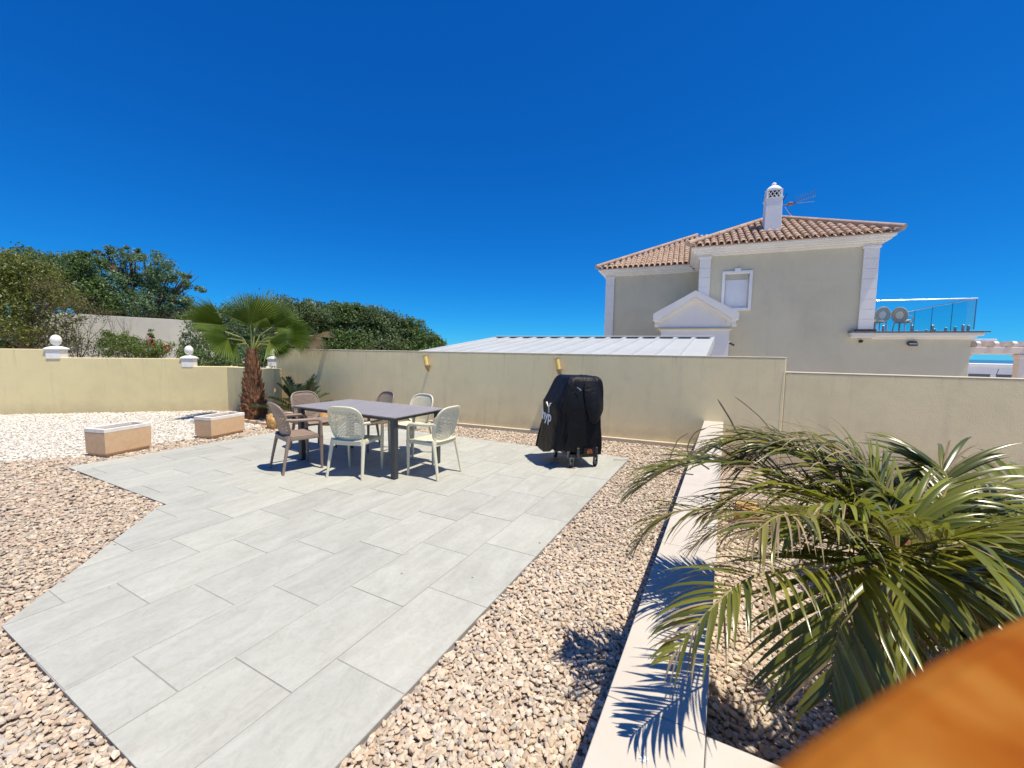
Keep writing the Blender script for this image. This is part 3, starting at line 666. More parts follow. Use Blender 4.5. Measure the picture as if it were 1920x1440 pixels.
# trolley
tr = MB(); 
for y in (-.28, .28): tr.bar((-.17, y, .165), (.19, y, .165), .03, .05)
for x in (-.17, .19): tr.bar((x, -.295, .165), (x, .295, .165), .03, .05)
tr.box(-.155, .175, -.265, .265, .15, .17)
tr.build('trolley_frame', 'grey_metal', gr, bevel=.004)
for x, y in ((-.19, -.24), (-.19, .10), (-.10, -.338), (.17, -.338)):
    MB().box(x-.017, x+.017, y-.012, y+.012, .14, .285).build('bracket', 'galvanised' if x < -.15 else 'grey_metal', gr, bevel=.003)
MB().box(-.02, .145, -.343, -.333, .16, .28).build('front_plate', 'lens_black', gr)
lo = MB()
for i, (x, z, w, h) in enumerate(((.035, .215, .012, .035), (.052, .225, .02, .012), (.055, .204, .012, .026), (.075, .213, .012, .034), (.09, .229, .022, .010), (.10, .208, .012, .026), (.068, .244, .05, .007), (.045, .190, .012, .009))): lo.box(x-w/2, x+w/2, -.347, -.3435, z+.01-h/2, z+.01+h/2)
lo.build('badge', 'logo_orange', gr)
for x in (-.17, .19):
    for y in (-.28, .28):
        w = MB(); nseg = 18
        cas = MB().box(x-.022, x-.017, y-.028, y+.028, .045, .138).box(x+.017, x+.022, y-.028, y+.028, .045, .138).box(x-.03, x+.03, y-.03, y+.03, .1385, .1445).build('caster', 'galvanised', gr)
        vs = []; 
        for xx, r_ in ((-.014, .038), (-.012, .044), (.012, .044), (.014, .038)):
            vs += [(x+xx, y+.012+r_*math.cos(2*math.pi*k/nseg), .0455+r_*math.sin(2*math.pi*k/nseg)) for k in range(nseg)]
        w.add(vs, [(i*nseg+k, (i+1)*nseg+k, (i+1)*nseg+(k+1) % nseg, i*nseg+(k+1) % nseg) for i in range(3) for k in range(nseg)]+[tuple(range(nseg)), tuple(range(3*nseg, 4*nseg))[::-1]])
        w.build('wheel', 'rubber', cas, smooth=40)

# ================================================================== PLANTERS, ROCKS, WALL LAMPS
def planter(a, bb, c, h, label):
    a, bb, c = [np.array(p) for p in (a, bb, c)]; ex = unit(bb-a); ey = unit(c-bb); cen = (a+c)/2
    p = thing('stone_planter', label, 'planter', (*cen, -.012), math.atan2(ey[1], ey[0])-math.pi/2, 'rectangular stone planters', (0, 0, 0))
    w, l = .185, np.linalg.norm(c-bb)/2
    def shell(z0, z1, ow, ol, iw, il): 
        m = MB(); vs = []
        for (x, y) in ((-1, -1), (1, -1), (1, 1), (-1, 1)): vs += [(x*ow, y*ol, z0), (x*ow, y*ol, z1), (x*iw, y*il, z1), (x*iw, y*il, z0)]
        fs = []
        for i in range(4):
            q, r = i*4, ((i+1) % 4)*4
            for k in range(4): fs.append((q+k, r+k, r+(k+1) % 4, q+(k+1) % 4))
        return m.add(vs, fs)
    b = MB().sqloft([(w-.03, l-.03, 0), (w-.03, l-.03, .028), (w-.004, l-.004, .05), (w, l, h-.055)]); b.build('body', 'sandstone', p, bevel=.005, segs=2)
    shell(h-.055, h, w+.002, l+.002, w-.035, l-.035).build('rim', 'rim_white', p, bevel=.004)
    MB().box(-w+.036, w-.036, -l+.036, l-.036, h-.0545, h-.045).build('soil', 'soil', p)
planter((-5.983, 5.682), (-5.626, 5.559), (-5.50, 6.15), .40, 'empty sandstone planter with pale rim, nearer the left edge of the patio')
planter((-5.423, 6.964), (-5.092, 6.816), (-4.93, 7.44), .37, 'empty sandstone planter with pale rim, closer to the fan palm')
def rock(name, label, c, s, seed):
    r_ = np.random.default_rng(seed); bm = bmesh.new(); bmesh.ops.create_icosphere(bm, subdivisions=3, radius=1)
    pl = [unit(r_.normal(size=3)) for _ in range(11)]
    for v in bm.verts:
        p = np.array(v.co)
        for n_ in pl:
            d = p@n_
            if d > .72: p = p-n_*(d-.72)*.85
        v.co = Vector(p*np.array(s)*(1+.03*r_.normal()))
    me = bpy.data.meshes.new(name); bm.to_mesh(me); bm.free(); me.materials.append(MATS['ochre_rock'])
    o = bpy.data.objects.new(name, me); COL.objects.link(o); o.location = c; tag(o, label, 'rock'); return o
rock('boulder', 'ochre sandstone boulder beside the left legs of the dining set', (-4.62, 7.95, .09), (.24, .18, .19), 1)
rock('boulder', 'ochre sandstone boulder half hidden behind the brown chairs', (-3.75, 8.35, .10), (.30, .2, .2), 2)
rock('boulder', 'small ochre rock in the bed beneath the arching palm fronds', (*at(1402, 950, 4.3)[:2], -.16), (.17, .15, .14), 5)
be = MB(); ep = [(-6.55, 9.62), (-6.35, 9.15), (-5.95, 8.72), (-5.4, 8.42), (-4.9, 8.15)]
for a, c in zip(ep[:-1], ep[1:]): be.bar((*a, .0), (*c, .0), .05, .09)
tag(be.build('bed_edging', 'sandstone', bevel=.008), 'low stone edging curving round the foot of the fan palm', 'edging')
def lamp(t, zt, label):
    l = wthing('wall_lamp', label, 'wall lamp', t, 7.36, zt-.33, 'tapered gold lamps on the tall wall')
    top = np.array([t-.03, 7.335, zt]); mid = np.array([t+.008, 7.345, zt-.19]); tip = np.array([t+.05, 7.36, zt-.335])
    MB().tube([top, mid], [.047, .043], 18).build('glass', 'gold_glass', l, smooth=40)
    MB().tube([top+np.array([-.003, 0, .012]), top], [.051, .051], 18).build('top_ring', 'gold_metal', l, smooth=40)
    MB().tube([mid, mid+(tip-mid)*.6, tip], [.044, .032, .007], 18).build('cone', 'bronze_metal', l, smooth=40)
    MB().box(t-.0, t+.045, 7.37, 7.429, zt-.245, zt-.185).build('bracket', 'bronze_metal', l, bevel=.004)
lamp(-4.99, 1.425, 'gold tapered wall lamp above the right end of the table')
lamp(-2.10, 1.43, 'gold tapered wall lamp rising behind the black grill cover')

# ================================================================== CARPORT ROOF
cpz = lambda D: 1.485+(D-7.62)*(1.945-1.485)/(11.1-7.62)
ct = wthing('carport', 'white ribbed metal carport roof showing above the tall wall', 'carport', -2.4, 9.3, -.42)
def cpp(t, D, dz=0): return (t+(D-11.1)*.097, D, cpz(D)+dz)
x0, x1, Df, Db = -5.12, .70, 7.66, 11.1
b = MB().add([cpp(x0, Df), cpp(x1, Df), cpp(x1, Db), cpp(x0, Db), cpp(x0, Df, -.03), cpp(x1, Df, -.03), cpp(x1, Db, -.03), cpp(x0, Db, -.03)], [(0, 1, 2, 3), (7, 6, 5, 4), (0, 4, 5, 1), (1, 5, 6, 2), (2, 6, 7, 3), (3, 7, 4, 0)]); b.build('sheet', 'white_metal_roof', ct)
nr = 14
for i in range(nr+1):
    x = x0+.02+(x1-x0-.04)*i/nr; w = .035
    b = MB().add([cpp(x-w, Df, .001), cpp(x+w, Df, .001), cpp(x+w*.6, Df, .04), cpp(x-w*.6, Df, .04), cpp(x-w, Db, .001), cpp(x+w, Db, .001), cpp(x+w*.6, Db, .04), cpp(x-w*.6, Db, .04)],
                 [(0, 1, 2, 3), (7, 6, 5, 4), (1, 5, 6, 2), (2, 6, 7, 3), (3, 7, 4, 0)]); b.build('rib', 'white_metal_roof', ct)
    if i < nr:
        xa = x+w+.03; xb = x0+.02+(x1-x0-.04)*(i+1)/nr-w-.03
        b = MB().add([cpp(xa, Db-.04, .003), cpp(xb, Db-.04, .003), cpp(xb, Db-.02, .036), cpp(xa, Db-.02, .036)], [(0, 1, 2, 3)]); b.build('gap_shade', 'dark_gap', ct)  # dark plate painted in for the shade in the gap under the trim
b = MB().add([cpp(x0, Db-.03, .0412), cpp(x1, Db-.03, .0412), cpp(x1, Db+.05, .0412), cpp(x0, Db+.05, .0412), cpp(x0, Db-.03, .062), cpp(x1, Db-.03, .062), cpp(x1, Db+.05, .062), cpp(x0, Db+.05, .062)], [(3, 2, 1, 0), (4, 5, 6, 7), (0, 1, 5, 4), (1, 2, 6, 5), (2, 3, 7, 6), (3, 0, 4, 7)]); b.build('ridge_trim', 'white_metal_roof', ct)
b = MB().add([cpp(x1+.002, Df, -.14), cpp(x1+.03, Df, -.14), cpp(x1+.03, Df, .045), cpp(x1+.002, Df, .045), cpp(x1+.002, Db, -.14), cpp(x1+.03, Db, -.14), cpp(x1+.03, Db, .045), cpp(x1+.002, Db, .045)], [(0, 1, 2, 3), (7, 6, 5, 4), (0, 4, 5, 1), (1, 5, 6, 2), (2, 6, 7, 3), (3, 7, 4, 0)]); b.build('fascia', 'white_metal_roof', ct)
for tx in (x0+.3, -2.2, x1-.25):
    for Dd in (8.0, 10.8): MB().box(tx-.04, tx+.04, Dd-.04, Dd+.04, -.42, cpz(Dd)-.06).build('post', 'white_metal_roof', ct)

# ================================================================== THE NEIGHBOUR'S HOUSE
hs_ = wthing('villa', 'two-storey beige villa with white pilasters and a hipped clay-tile roof', 'house', 2.5, 20, -.42)
WX0, WX1 = .66, 5.58
WIN = (1.36, 2.13, 3.27, 4.48)
def wall_with_hole(t0, t1, D, th, z0, z1, h):
    b = MB(); a0, a1, c0, c1 = h
    b.box(t0, a0, D, D+th, z0, z1); b.box(a1, t1, D, D+th, z0, z1); b.box(a0, a1, D, D+th, z0, c0); b.box(a0, a1, D, D+th, c1, z1); return b
wall_with_hole(.52, 5.72, 17, .25, -.42, 5.2, WIN).build('front_wall', 'house_wall', hs_)
b = MB(); b.box(.52, .77, 17.25, 22.8, -.42, 5.2).box(5.47, 5.72, 17.25, 22.8, -.42, 5.2).box(.77, 5.47, 22.55, 22.8, -.42, 5.2); b.build('side_wall', 'house_wall', hs_)
MB().box(-3.42, .519, 20, 26, -.42, 5.2).build('wing_wall', 'house_wall', hs_)
MB().box(5.721, 8.18, 17.001, 23, -.42, 2.30).build('lower_wall', 'house_wall', hs_)
def pilaster(t0, t1, D, z0, z1, nb):
    p = MB(); p.box(t0+.01, t1-.01, D-.035, D-.002, z0, z1); po = p.build('pilaster', 'white_trim', hs_)
    hgt = (z1-z0)/nb
    for i in range(nb): MB().box(t0, t1, D-.075, D-.036, z0+i*hgt+.003, z0+(i+1)*hgt-.003).build('block', 'white_trim', po, bevel=.003)
    MB().box(t0-.035, t1+.035, D-.10, D-.001, z1-.001, z1+.085).build('capital', 'white_trim', po, bevel=.01)
pilaster(5.35, 5.755, 17, 2.47, 5.08, 8); pilaster(.485, .86, 17, 2.0, 5.08, 9); pilaster(-3.455, -3.06, 20, 1.0, 5.08, 12)
# cornices: stepped mouldings
def cornice(t0, t1, D, z0, steps, nm='cornice', mat='white_trim', Db=None, left=True):
    z = z0
    for i, (pr, hh_) in enumerate(steps):
        b = MB(); b.box(t0-(pr if left else 0), t1+pr, D-pr, (Db or D+.1)+.001*i, z+.0005, z+hh_-.0005); b.build(nm, mat, hs_, bevel=.012, segs=2); z += hh_
ST = [(.06, .07), (.12, .06), (.24, .09), (.33, .08)]
cornice(.50, 5.74, 17, 5.165, ST, Db=22.8); cornice(-3.44, .518, 20, 5.165, ST, Db=26)
# roofs
def rooftile_mesh():
    b = MB(); n = 7; L_, r0, r1 = .44, .098, .082
    for rr, dz in ((1, 0), (.80, 0)):
        for (y, r) in ((0, r0), (L_, r1)):
            for i in range(n): a = math.pi*i/(n-1); b.v.append((r*rr*math.cos(a), y, r*rr*math.sin(a)*.9+dz))
    for i in range(n-1): b.f += [(i, i+1, n+i+1, n+i), (2*n+i+1, 2*n+i, 3*n+i, 3*n+i+1), (i+1, i, 2*n+i, 2*n+i+1)]
    me = bpy.data.meshes.new('roof_tile'); me.from_pydata(b.v, [], b.f); me.materials.append(MATS['roof_clay']); me.polygons.foreach_set('use_smooth', [True]*len(me.polygons)); me.set_sharp_from_angle(angle=R(45))
    return me, b
TILE_ME, TILE_B = rooftile_mesh()
TANP = .51; PITCH = math.atan(TANP)
def slope_tiles(roof, t0, t1, Df, z0, tA, maxrun, budget, cut=None):
    """front slope rising towards +D between two 45 degree hips"""
    rest = MB(); cnt = 0; nc = int(round((t1-t0)/.235)); step = (t1-t0)/nc
    for c in range(nc):
        t = t0+step*(c+.5); run = min(t-t0, t1-t, maxrun)-.06; s = -.05; row = 0
        while s < run:
            D, z = Df+s, z0+s*TANP+.035
            if not (cut and cut(t, D)):
                if cnt < budget:
                    o = bpy.data.objects.new('roof_tile', TILE_ME); COL.objects.link(o); o.parent = roof
                    og = ORG[roof.name]; o.location = (t-og[0]+random.uniform(-.006, .006), D-og[1], z-og[2]+.012+random.uniform(-.004, .004)); o.rotation_euler = (PITCH-.035+random.uniform(-.01, .01), 0, random.uniform(-.015, .015)); cnt += 1
                else:
                    ca, sa = math.cos(PITCH-.035), math.sin(PITCH-.035)
                    rest.add([(t+p[0], D+p[1]*ca-p[2]*sa, z+.012+p[1]*sa+p[2]*ca) for p in TILE_B.v], TILE_B.f)
            s += .345*math.cos(PITCH); row += 1
    if rest.v: stuff(rest.build('roof_tiles', 'roof_clay', roof, smooth=45))
    return cnt
def ridge(roof, a, b, nm='ridge_tile'):
    a, b = np.array(a, float), np.array(b, float); L_ = np.linalg.norm(b-a); n = int(L_/.36); d = unit(b-a)
    for i in range(n):
        p, q = a+d*(i*L_/n), a+d*((i+1.12)*L_/n)
        MB().tube([p+np.array([0, 0, .0]), q+np.array([0, 0, .015])], [.105, .09], 10).build(nm, 'roof_clay', roof, smooth=45)
def hiproof(t0, t1, D0, D1, z0, name):
    w, dd = (t1-t0)/2, (D1-D0)/2; m = min(w, dd); zr = z0+m*TANP
    a, b_ = ((t0+m, D0+m), (t1-m, D1-m)) if w >= dd else ((t0+m, D0+m), (t0+m, D1-m))
    bt = MB().add([(t0, D0, z0), (t1, D0, z0), (t1, D1, z0), (t0, D1, z0), (a[0], a[1], zr), (b_[0], b_[1], zr)],
                  [(0, 1, 5, 4), (1, 2, 5), (2, 3, 4, 5), (3, 0, 4), (3, 2, 1, 0)] if w >= dd else [(0, 1, 4), (1, 2, 5, 4), (2, 3, 5), (3, 0, 4, 5), (3, 2, 1, 0)])
    return bt.build(name, 'roof_clay', hs_), (a[0], a[1], zr), (b_[0], b_[1], zr)
EZ = 5.47
mr, ap, ap2 = hiproof(.10, 6.14, 16.60, 23.0, EZ, 'roof')
slope_tiles(mr, .10, 6.14, 16.60, EZ, 0, 9, 300)
ridge(mr, (.06, 16.55, EZ+.10), (ap[0], ap[1], ap[2]+.10)); ridge(mr, (6.18, 16.55, EZ+.10), (ap[0], ap[1], ap[2]+.10)); ridge(mr, (ap[0], ap[1], ap[2]+.1), (ap2[0], ap2[1], ap2[2]+.1))
wr, a1_, a2_ = hiproof(-3.82, 5.0, 19.62, 28.2, EZ, 'wing_roof')
slope_tiles(wr, -3.82, 5.0, 19.62, EZ, 0, 9, 130, cut=lambda t, D: t > .0+(D-19.62)*.9+.5)
ridge(wr, (-3.86, 19.57, EZ+.10), (a1_[0], a1_[1], a1_[2]+.10))
# chimney
ch = MB(); CT, CD = 2.87, 18.0
ch.sqloft([(.27, .27, 5.9), (.255, .27, 7.25)], (CT, CD, 0)); cho = ch.build('chimney', 'white_paint', mr, bevel=.01)
MB().sqloft([(.285, .285, 7.251), (.285, .285, 7.285)], (CT, CD, 0)).build('chimney_band', 'white_paint', cho)
la = MB(); zb, zt_ = 7.286, 7.54
for sx in (-1, 1):
    for sy in (-1, 1): la.box(CT+sx*.22-.03, CT+sx*.22+.03, CD+sy*.22-.03, CD+sy*.22+.03, zb, zt_)
la.box(CT-.25, CT+.25, CD-.25, CD+.25, zt_+.0005, zt_+.035)
for yy in (CD-.235, CD+.235):
    for k in (-1, 0, 1):
        for s_ in (-1, 1): la.bar((CT+k*.13-s_*.085, yy, zb), (CT+k*.13+s_*.085, yy, zt_), .03, .022)
for xx in (CT-.235, CT+.235):
    for k in (-1, 0, 1):
        for s_ in (-1, 1): la.bar((xx, CD+k*.13-s_*.085, zb), (xx, CD+k*.13+s_*.085, zt_), .03, .022)
la.build('chimney_lattice', 'white_paint', cho)
MB().box(CT-.16, CT+.16, CD-.16, CD+.16, zb, zt_-.001).build('flue', 'dark_gap', cho)
MB().lathe([(.27, 0), (.275, .03), (.235, .08), (.18, .14), (.10, .19), (.055, .205), (.045, .23), (.075, .255), (.07, .275), (.005, .32)], (CT, CD, zt_+.0355), 20).build('chimney_cap', 'white_paint', cho, smooth=50)
# window
wz = MB(); t0, t1, z0, z1 = WIN
for bx in ((t0-.10, t0-.001, z0-.10, z1+.11), (t1+.001, t1+.10, z0-.10, z1+.11), (t0, t1, z1+.001, z1+.11), (t0, t1, z0-.10, z0-.001)): wz.box(bx[0], bx[1], 16.94, 16.998, bx[2], bx[3])
wo_ = wz.build('window', 'white_paint', hs_, bevel=.008)
MB().box((t0+t1)/2-.10, (t0+t1)/2+.10, 16.915, 16.937, z1+.01, z1+.20).build('keystone', 'white_paint', wo_, bevel=.008)
MB().box(t0+.01, t1-.01, 17.05, 17.10, z1-.19, z1-.001).build('shutter_box', 'far_wall_grey', wo_)
for i in range(20):
    zz_ = z0+.005+i*(z1-.2-z0)/20; MB().box(t0+.03, t1-.03, 17.07, 17.085+.0, zz_, zz_+(z1-.2-z0)/20-.006).build('shutter_slat', 'shutter_white', wo_)
MB().box(t0, t1, 17.09, 17.2, z0, z1).build('window_backing', 'shutter_white', wo_)
# pedimented porch
PD = 16.0; PC = .37
pe = MB(); ph_ = PD
pe.extr([(-.80, 2.43), (1.55, 2.43), (1.55, 2.76), (PC, 3.58), (-.80, 2.76)], 'y', ph_, 19.9); po = pe.build('porch', 'white_trim', hs_)
for s_ in (-1, 1):
    f_ = lambda d, z: (PC+s_*d, z)
    for nm_, pr, pol in (('raking_cornice', .24, [f_(1.37, 2.76), f_(1.37, 3.00), f_(0, 3.78), f_(0, 3.58), f_(1.16, 2.80), f_(1.16, 2.76)]), ('moulding', .13, [f_(1.30, 2.66), f_(1.30, 2.758), f_(1.155, 2.758), f_(1.155, 2.798), f_(0, 3.572), f_(0, 3.46), f_(1.02, 2.78), f_(1.02, 2.66)])):
        MB().extr(pol if s_ > 0 else pol[::-1], 'y', ph_-pr, 19.9 if pr > .2 else ph_+.05).build(nm_, 'white_trim', po)
    MB().box(PC+s_*1.25-.07, PC+s_*1.25+.07, ph_-.10, ph_-.003, 2.53, 2.655).build('bracket', 'white_trim', po, bevel=.01)
MB().box(-.86, 1.60, ph_-.06, ph_+.06, 2.44, 2.50).build('string_course', 'plinth_cream', po, bevel=.01)
# arched front: two piers and a spandrel with a round opening
arch = [(-.72, 2.428), (-.72, -.42), (-.28, -.42), (-.28, 1.35)]+[(PC-.65*math.cos(a), 1.35+.65*math.sin(a)) for a in np.linspace(0, math.pi, 17)[1:]]+[(1.02, -.42), (1.50, -.42), (1.50, 2.428)]
ar = MB(); nA = len(arch)
ar.extr(arch[::-1], 'y', ph_+.02, ph_+.32); ar.build('arched_front', 'white_trim', po)
MB().box(1.20, 1.50, ph_+.33, 16.995, -.42, 2.42).build('side_pier', 'white_trim', po)
# terrace slab over the lower storey
cornice(5.757, 8.18, 17.0, 2.16, [(.05, .05), (.10, .05), (.20, .10)], 'terrace_cornice', 'white_trim', 23, left=False)
MB().box(5.10, 8.47, 16.72, 16.999, 2.363, 2.395).build('terrace_edge', 'dark_slate', hs_, bevel=.004)
MB().box(5.16, 5.755, 16.80, 16.999, 2.20, 2.362).build('terrace_cornice', 'white_trim', hs_, bevel=.012)
MB().box(5.757, 8.47, 17.0, 23.2, 2.363, 2.395).build('terrace_floor', 'dark_slate', hs_)
MB().box(5.28, 5.82, 16.86, 16.998, 2.397, 2.46).build('pilaster_foot', 'dark_slate', hs_)
# glass balustrade
ba = wthing('glass_balustrade', 'clear glass balustrade with steel rail round the villa terrace', 'balustrade', 8.2, 17.1, 2.395)
FT0, FT1, FD, SB = 5.80, 8.24, 17.05, 23.0
for i in range(2):
    a, c = FT0+(FT1-FT0)*i/2, FT0+(FT1-FT0)*(i+1)/2
    MB().box(a+.008, c-.008, FD-.006, FD+.006, 2.46, 3.385).build('pane', 'clear_glass', ba)
    for tx in (a+.25, c-.25): MB().box(tx-.025, tx+.025, FD-.03, FD+.03, 2.396, 2.60).build('clamp', 'galvanised', ba, bevel=.004)
for i in range(5):
    a, c = FD+.02+(SB-FD)*i/5, FD+(SB-FD)*(i+1)/5
    pn = MB().box(FT1-.006, FT1+.006, a+.008, c-.008, 2.46, 3.385).build('pane', 'oblique_glass_tint', ba)
    MB().box(FT1-.007, FT1+.007, c-.0075, c+.0075, 2.46, 3.385).build('pane_edge', 'window_dark', pn)
    for dx in (a+.25, c-.25): MB().box(FT1-.03, FT1+.03, dx-.025, dx+.025, 2.396, 2.60).build('clamp', 'galvanised', ba, bevel=.004)
MB().box(FT1-.008, FT1+.008, FD-.008, FD+.008, 2.46, 3.385).build('corner_edge', 'window_dark', ba)
MB().tube([(FT0-.05, FD, 3.40), (FT1+.02, FD, 3.40)], .019, 14).build('rail', 'steel_bright', ba, smooth=40)
MB().tube([(FT1, FD, 3.40), (FT1, SB, 3.40)], .019, 14).build('rail', 'steel_bright', ba, smooth=40)
# terrace furniture
def medallion_chair(t, D, rz, label):
    c = thing('medallion_chair', label, 'chair', tuple(td(t, D, 2.396)), TANG+rz, 'oval-backed chairs on the villa terrace', (0, 0, 0)); c.scale = (.86, .86, .84)
    def ov(k, y, z0=.70): return [(k*.255*math.cos(a), y-.10*(k*.30*math.sin(a)), z0+k*.30*math.sin(a)) for a in np.linspace(0, 2*math.pi, 25)]
    MB().tube(ov(1, -.24)[:-1]+[ov(1, -.24)[0]], .022, 8).build('back_ring', 'rattan_grey', c, smooth=50)
    b = MB(); o_, i_ = ov(.95, -.24), ov(.50, -.24); b.add(o_[:-1]+i_[:-1], [(k, (k+1) % 24, 24+(k+1) % 24, 24+k) for k in range(24)]); b.build('back_web', 'rattan_grey', c, solid=.02)
    MB().add(ov(.46, -.235)[:-1], [tuple(range(24))]).build('back_medallion', 'cushion_cream', c, solid=.03)
    MB().lathe([(.20, .40), (.26, .41), (.26, .45), (.22, .47)], (0, 0, 0), 20).build('seat', 'rattan_grey', c, smooth=50)
    MB().lathe([(.20, .471), (.235, .485), (.22, .52), (.1, .53)], (0, 0, 0), 20).build('cushion', 'cushion_cream', c, smooth=50)
    for sx in (-1, 1):
        MB().tube([(sx*.17, -.19, .42), (sx*.20, -.25, 0)], [.022, .015], 8).build('leg', 'rattan_grey', c); MB().tube([(sx*.18, .18, .42), (sx*.19, .2, 0)], [.022, .015], 8).build('leg', 'rattan_grey', c)
        MB().tube([(sx*.25, -.24, .68), (sx*.28, -.05, .66), (sx*.27, .1, .60), (sx*.22, .16, .45)], .018, 8).build('arm', 'rattan_grey', c)
medallion_chair(6.14, 17.75, R(12), 'oval-backed rattan chair on the terrace next to the white pilaster')
medallion_chair(6.88, 17.95, R(-48), 'oval-backed rattan chair turned sideways nearer the glass corner')
medallion_chair(5.95, 18.95, R(190), 'oval-backed rattan chair mostly hidden behind the terrace table')
tt = wthing('terrace_table', 'round pale table between the rattan chairs on the villa terrace', 'table', 6.25, 18.4, 2.396)
MB().lathe([(.05, .70), (.45, .70), (.46, .715), (.45, .73), (.05, .73)], (6.25, 18.4, 2.396), 28).build('top', 'rattan_grey', tt, smooth=40)
MB().lathe([(.25, 0), (.25, .03), (.05, .06), (.045, .40), (.05, .699)], (6.25, 18.4, 2.396), 16).build('pedestal', 'galvanised', tt, smooth=40)
# small fittings on the villa
fl = wthing('floodlight', 'small dark floodlight below the terrace edge', 'light', 6.77, 16.95, 1.95)
MB().extr([(16.998, 2.07), (16.92, 2.09), (16.84, 1.99), (16.86, 1.93), (16.998, 1.98)], 'x', 6.66, 6.88).build('housing', 'grey_metal', fl, bevel=.005)
MB().add([(6.675, 16.918, 2.083), (6.865, 16.918, 2.083), (6.865, 16.836, 1.988), (6.675, 16.836, 1.988)], [(0, 1, 2, 3)]).build('lens', 'lamp_face', fl)
cm = wthing('dome_camera', 'small black dome camera under the left corner of the terrace', 'camera', 5.46, 16.95, 2.05)
MB().tube([(5.46, 16.999, 2.08), (5.46, 16.95, 2.08)], .05, 14).build('mount', 'lens_black', cm, smooth=40); MB().lathe([(.045, .035), (.05, .0), (.04, -.03), (.01, -.045)], (5.46, 16.90, 2.08), 14).build('dome', 'lens_black', cm, smooth=50)
c2_ = wthing('security_camera', 'white and black bullet camera beside the porch pier', 'camera', 1.62, 16.8, 1.85)
MB().box(1.51, 1.60, 16.55, 16.62, 1.98, 2.06).build('mount', 'white_paint', c2_); MB().tube([(1.58, 16.58, 1.99), (1.70, 16.42, 1.91)], .035, 10).build('body', 'lens_black', c2_, smooth=40)
# antenna
an = wthing('tv_antenna', 'television aerial on struts at the roof apex beside the chimney', 'antenna', 3.4, 19.2, 6.85)
A0 = np.array([3.25, 19.3, 7.42])
for dx in (0, .30): MB().tube([(3.55+dx, 19.3, 6.85), (3.20+dx, 19.3, 7.38-.05*dx)], .018, 6).build('strut', 'steel_bright', an)
MB().tube([A0+np.array([.05, 0, -.1]), A0+np.array([.28, 0, .46])], .014, 6).build('mast', 'cable_black', an)
MB().tube([A0, A0+np.array([.55, 0, .02])], .02, 6).build('boom', 'cable_black', an)
MB().sqloft([(.08, .04, -.06), (.09, .04, 0), (.06, .04, .06)], tuple(A0+np.array([.42, 0, .05]))).build('dipole_box', 'antenna_orange', an, bevel=.02)
for i in range(3): MB().tube([A0+np.array([.45, 0, .04]), A0+np.array([1.25, .1*i, .44-.17*i])], .009, 6).build('element_boom', 'cable_black', an)
el = MB()
for k in np.linspace(.6, 1.2, 9): el.tube([A0+np.array([k, -.12, .05+.22*(k-.3)]), A0+np.array([k, .12, .35+.16*(k-.3)])], .005, 4)
el.build('elements', 'galvanised', an)
MB().tube([A0+np.array([.05, 0, -.05]), A0+np.array([-.02, -.2, -.32]), A0+np.array([-.30, -.5, -.42]), A0+np.array([-.62, -.8, -.44])], .012, 6).build('cable', 'cable_black', an)

# ------------------------------------------------------------------ pergola, far buildings
pg = wthing('pergola', 'pale pink plastered pergola at the right edge beyond the villa', 'pergola', 9.4, 19, -.42)
MB().box(8.62, 12.4, 18.0, 18.3, 1.74, 1.95).build('beam', 'pergola_paint', pg, bevel=.01); MB().box(8.62, 12.4, 21.0, 21.3, 1.74, 1.95).build('beam', 'pergola_paint', pg, bevel=.01)
for i, tx in enumerate(np.arange(8.75, 12.4, .42)): MB().extr([(17.75, 1.955), (21.6, 1.955), (21.6, 2.13), (17.85, 2.13), (17.75, 2.06)], 'x', tx-.05, tx+.05).build('rafter', 'pergola_paint', pg)
for tx in (8.55, 9.98, 11.9):
    for D_ in (18.15, 21.15):
        po_ = MB().box(tx-.13, tx+.13, D_-.13, D_+.13, -.42, 1.74).build('column', 'pergola_paint', pg, bevel=.01)
        MB().box(tx-.17, tx+.17, D_-.17, D_+.17, 1.62, 1.72).build('capital', 'pergola_paint', po_, bevel=.01)
fb = wthing('white_building', 'distant flat-roofed white building seen through the pergola', 'building', 23, 45, -.42)
MB().box(19, 27.5, 45, 52, -.42, 1.05).build('wall', 'white_paint', fb); MB().box(18.9, 27.6, 44.9, 52.1, 1.051, 1.18).build('parapet', 'white_paint', fb)
for a, c in ((21.7, 23.0), (23.35, 24.6), (25.2, 26.4)): MB().box(a, c, 44.98, 44.999, -.2, .36).build('window', 'window_dark', fb)
for a in (23.1, 24.3): MB().tube([(a, 44.5, .3), (a+.1, 44.5, .8)], .02, 6).build('lamp_arm', 'cable_black', fb)
MB().box(10.0, 10.62, 20.6, 20.95, 2.131, 2.30).build('parapet_block', 'white_paint', pg, bevel=.01)

# ================================================================== TERRACOTTA PILLAR BY THE LENS
pts = [on_z(x-28, y-34, 1.465)[:2] for x, y in ((1330, 1540), (1450, 1440), (1530, 1384), (1600, 1339), (1680, 1289), (1760, 1243), (1840, 1203), (1920, 1168), (2080, 1110), (2300, 1050))]
poly = [tuple(p) for p in pts]+[(.62, .32), (.66, .05), (.58, -.22), (.30, -.30), (.10, -.18), (.05, -.02)]
pil = thing('terracotta_pillar', 'blurred orange terracotta pillar top close to the lens, bottom right', 'pillar', (.33, .03, -.42))
MB().prism(poly, 1.415, 1.465).build('cap', 'terracotta', pil, bevel=.010, segs=3)
cx_, cy_ = .33, .02
MB().prism([(cx_+(p[0]-cx_)*.8, cy_+(p[1]-cy_)*.8) for p in poly], -.42, 1.414).build('shaft', 'terracotta', pil)

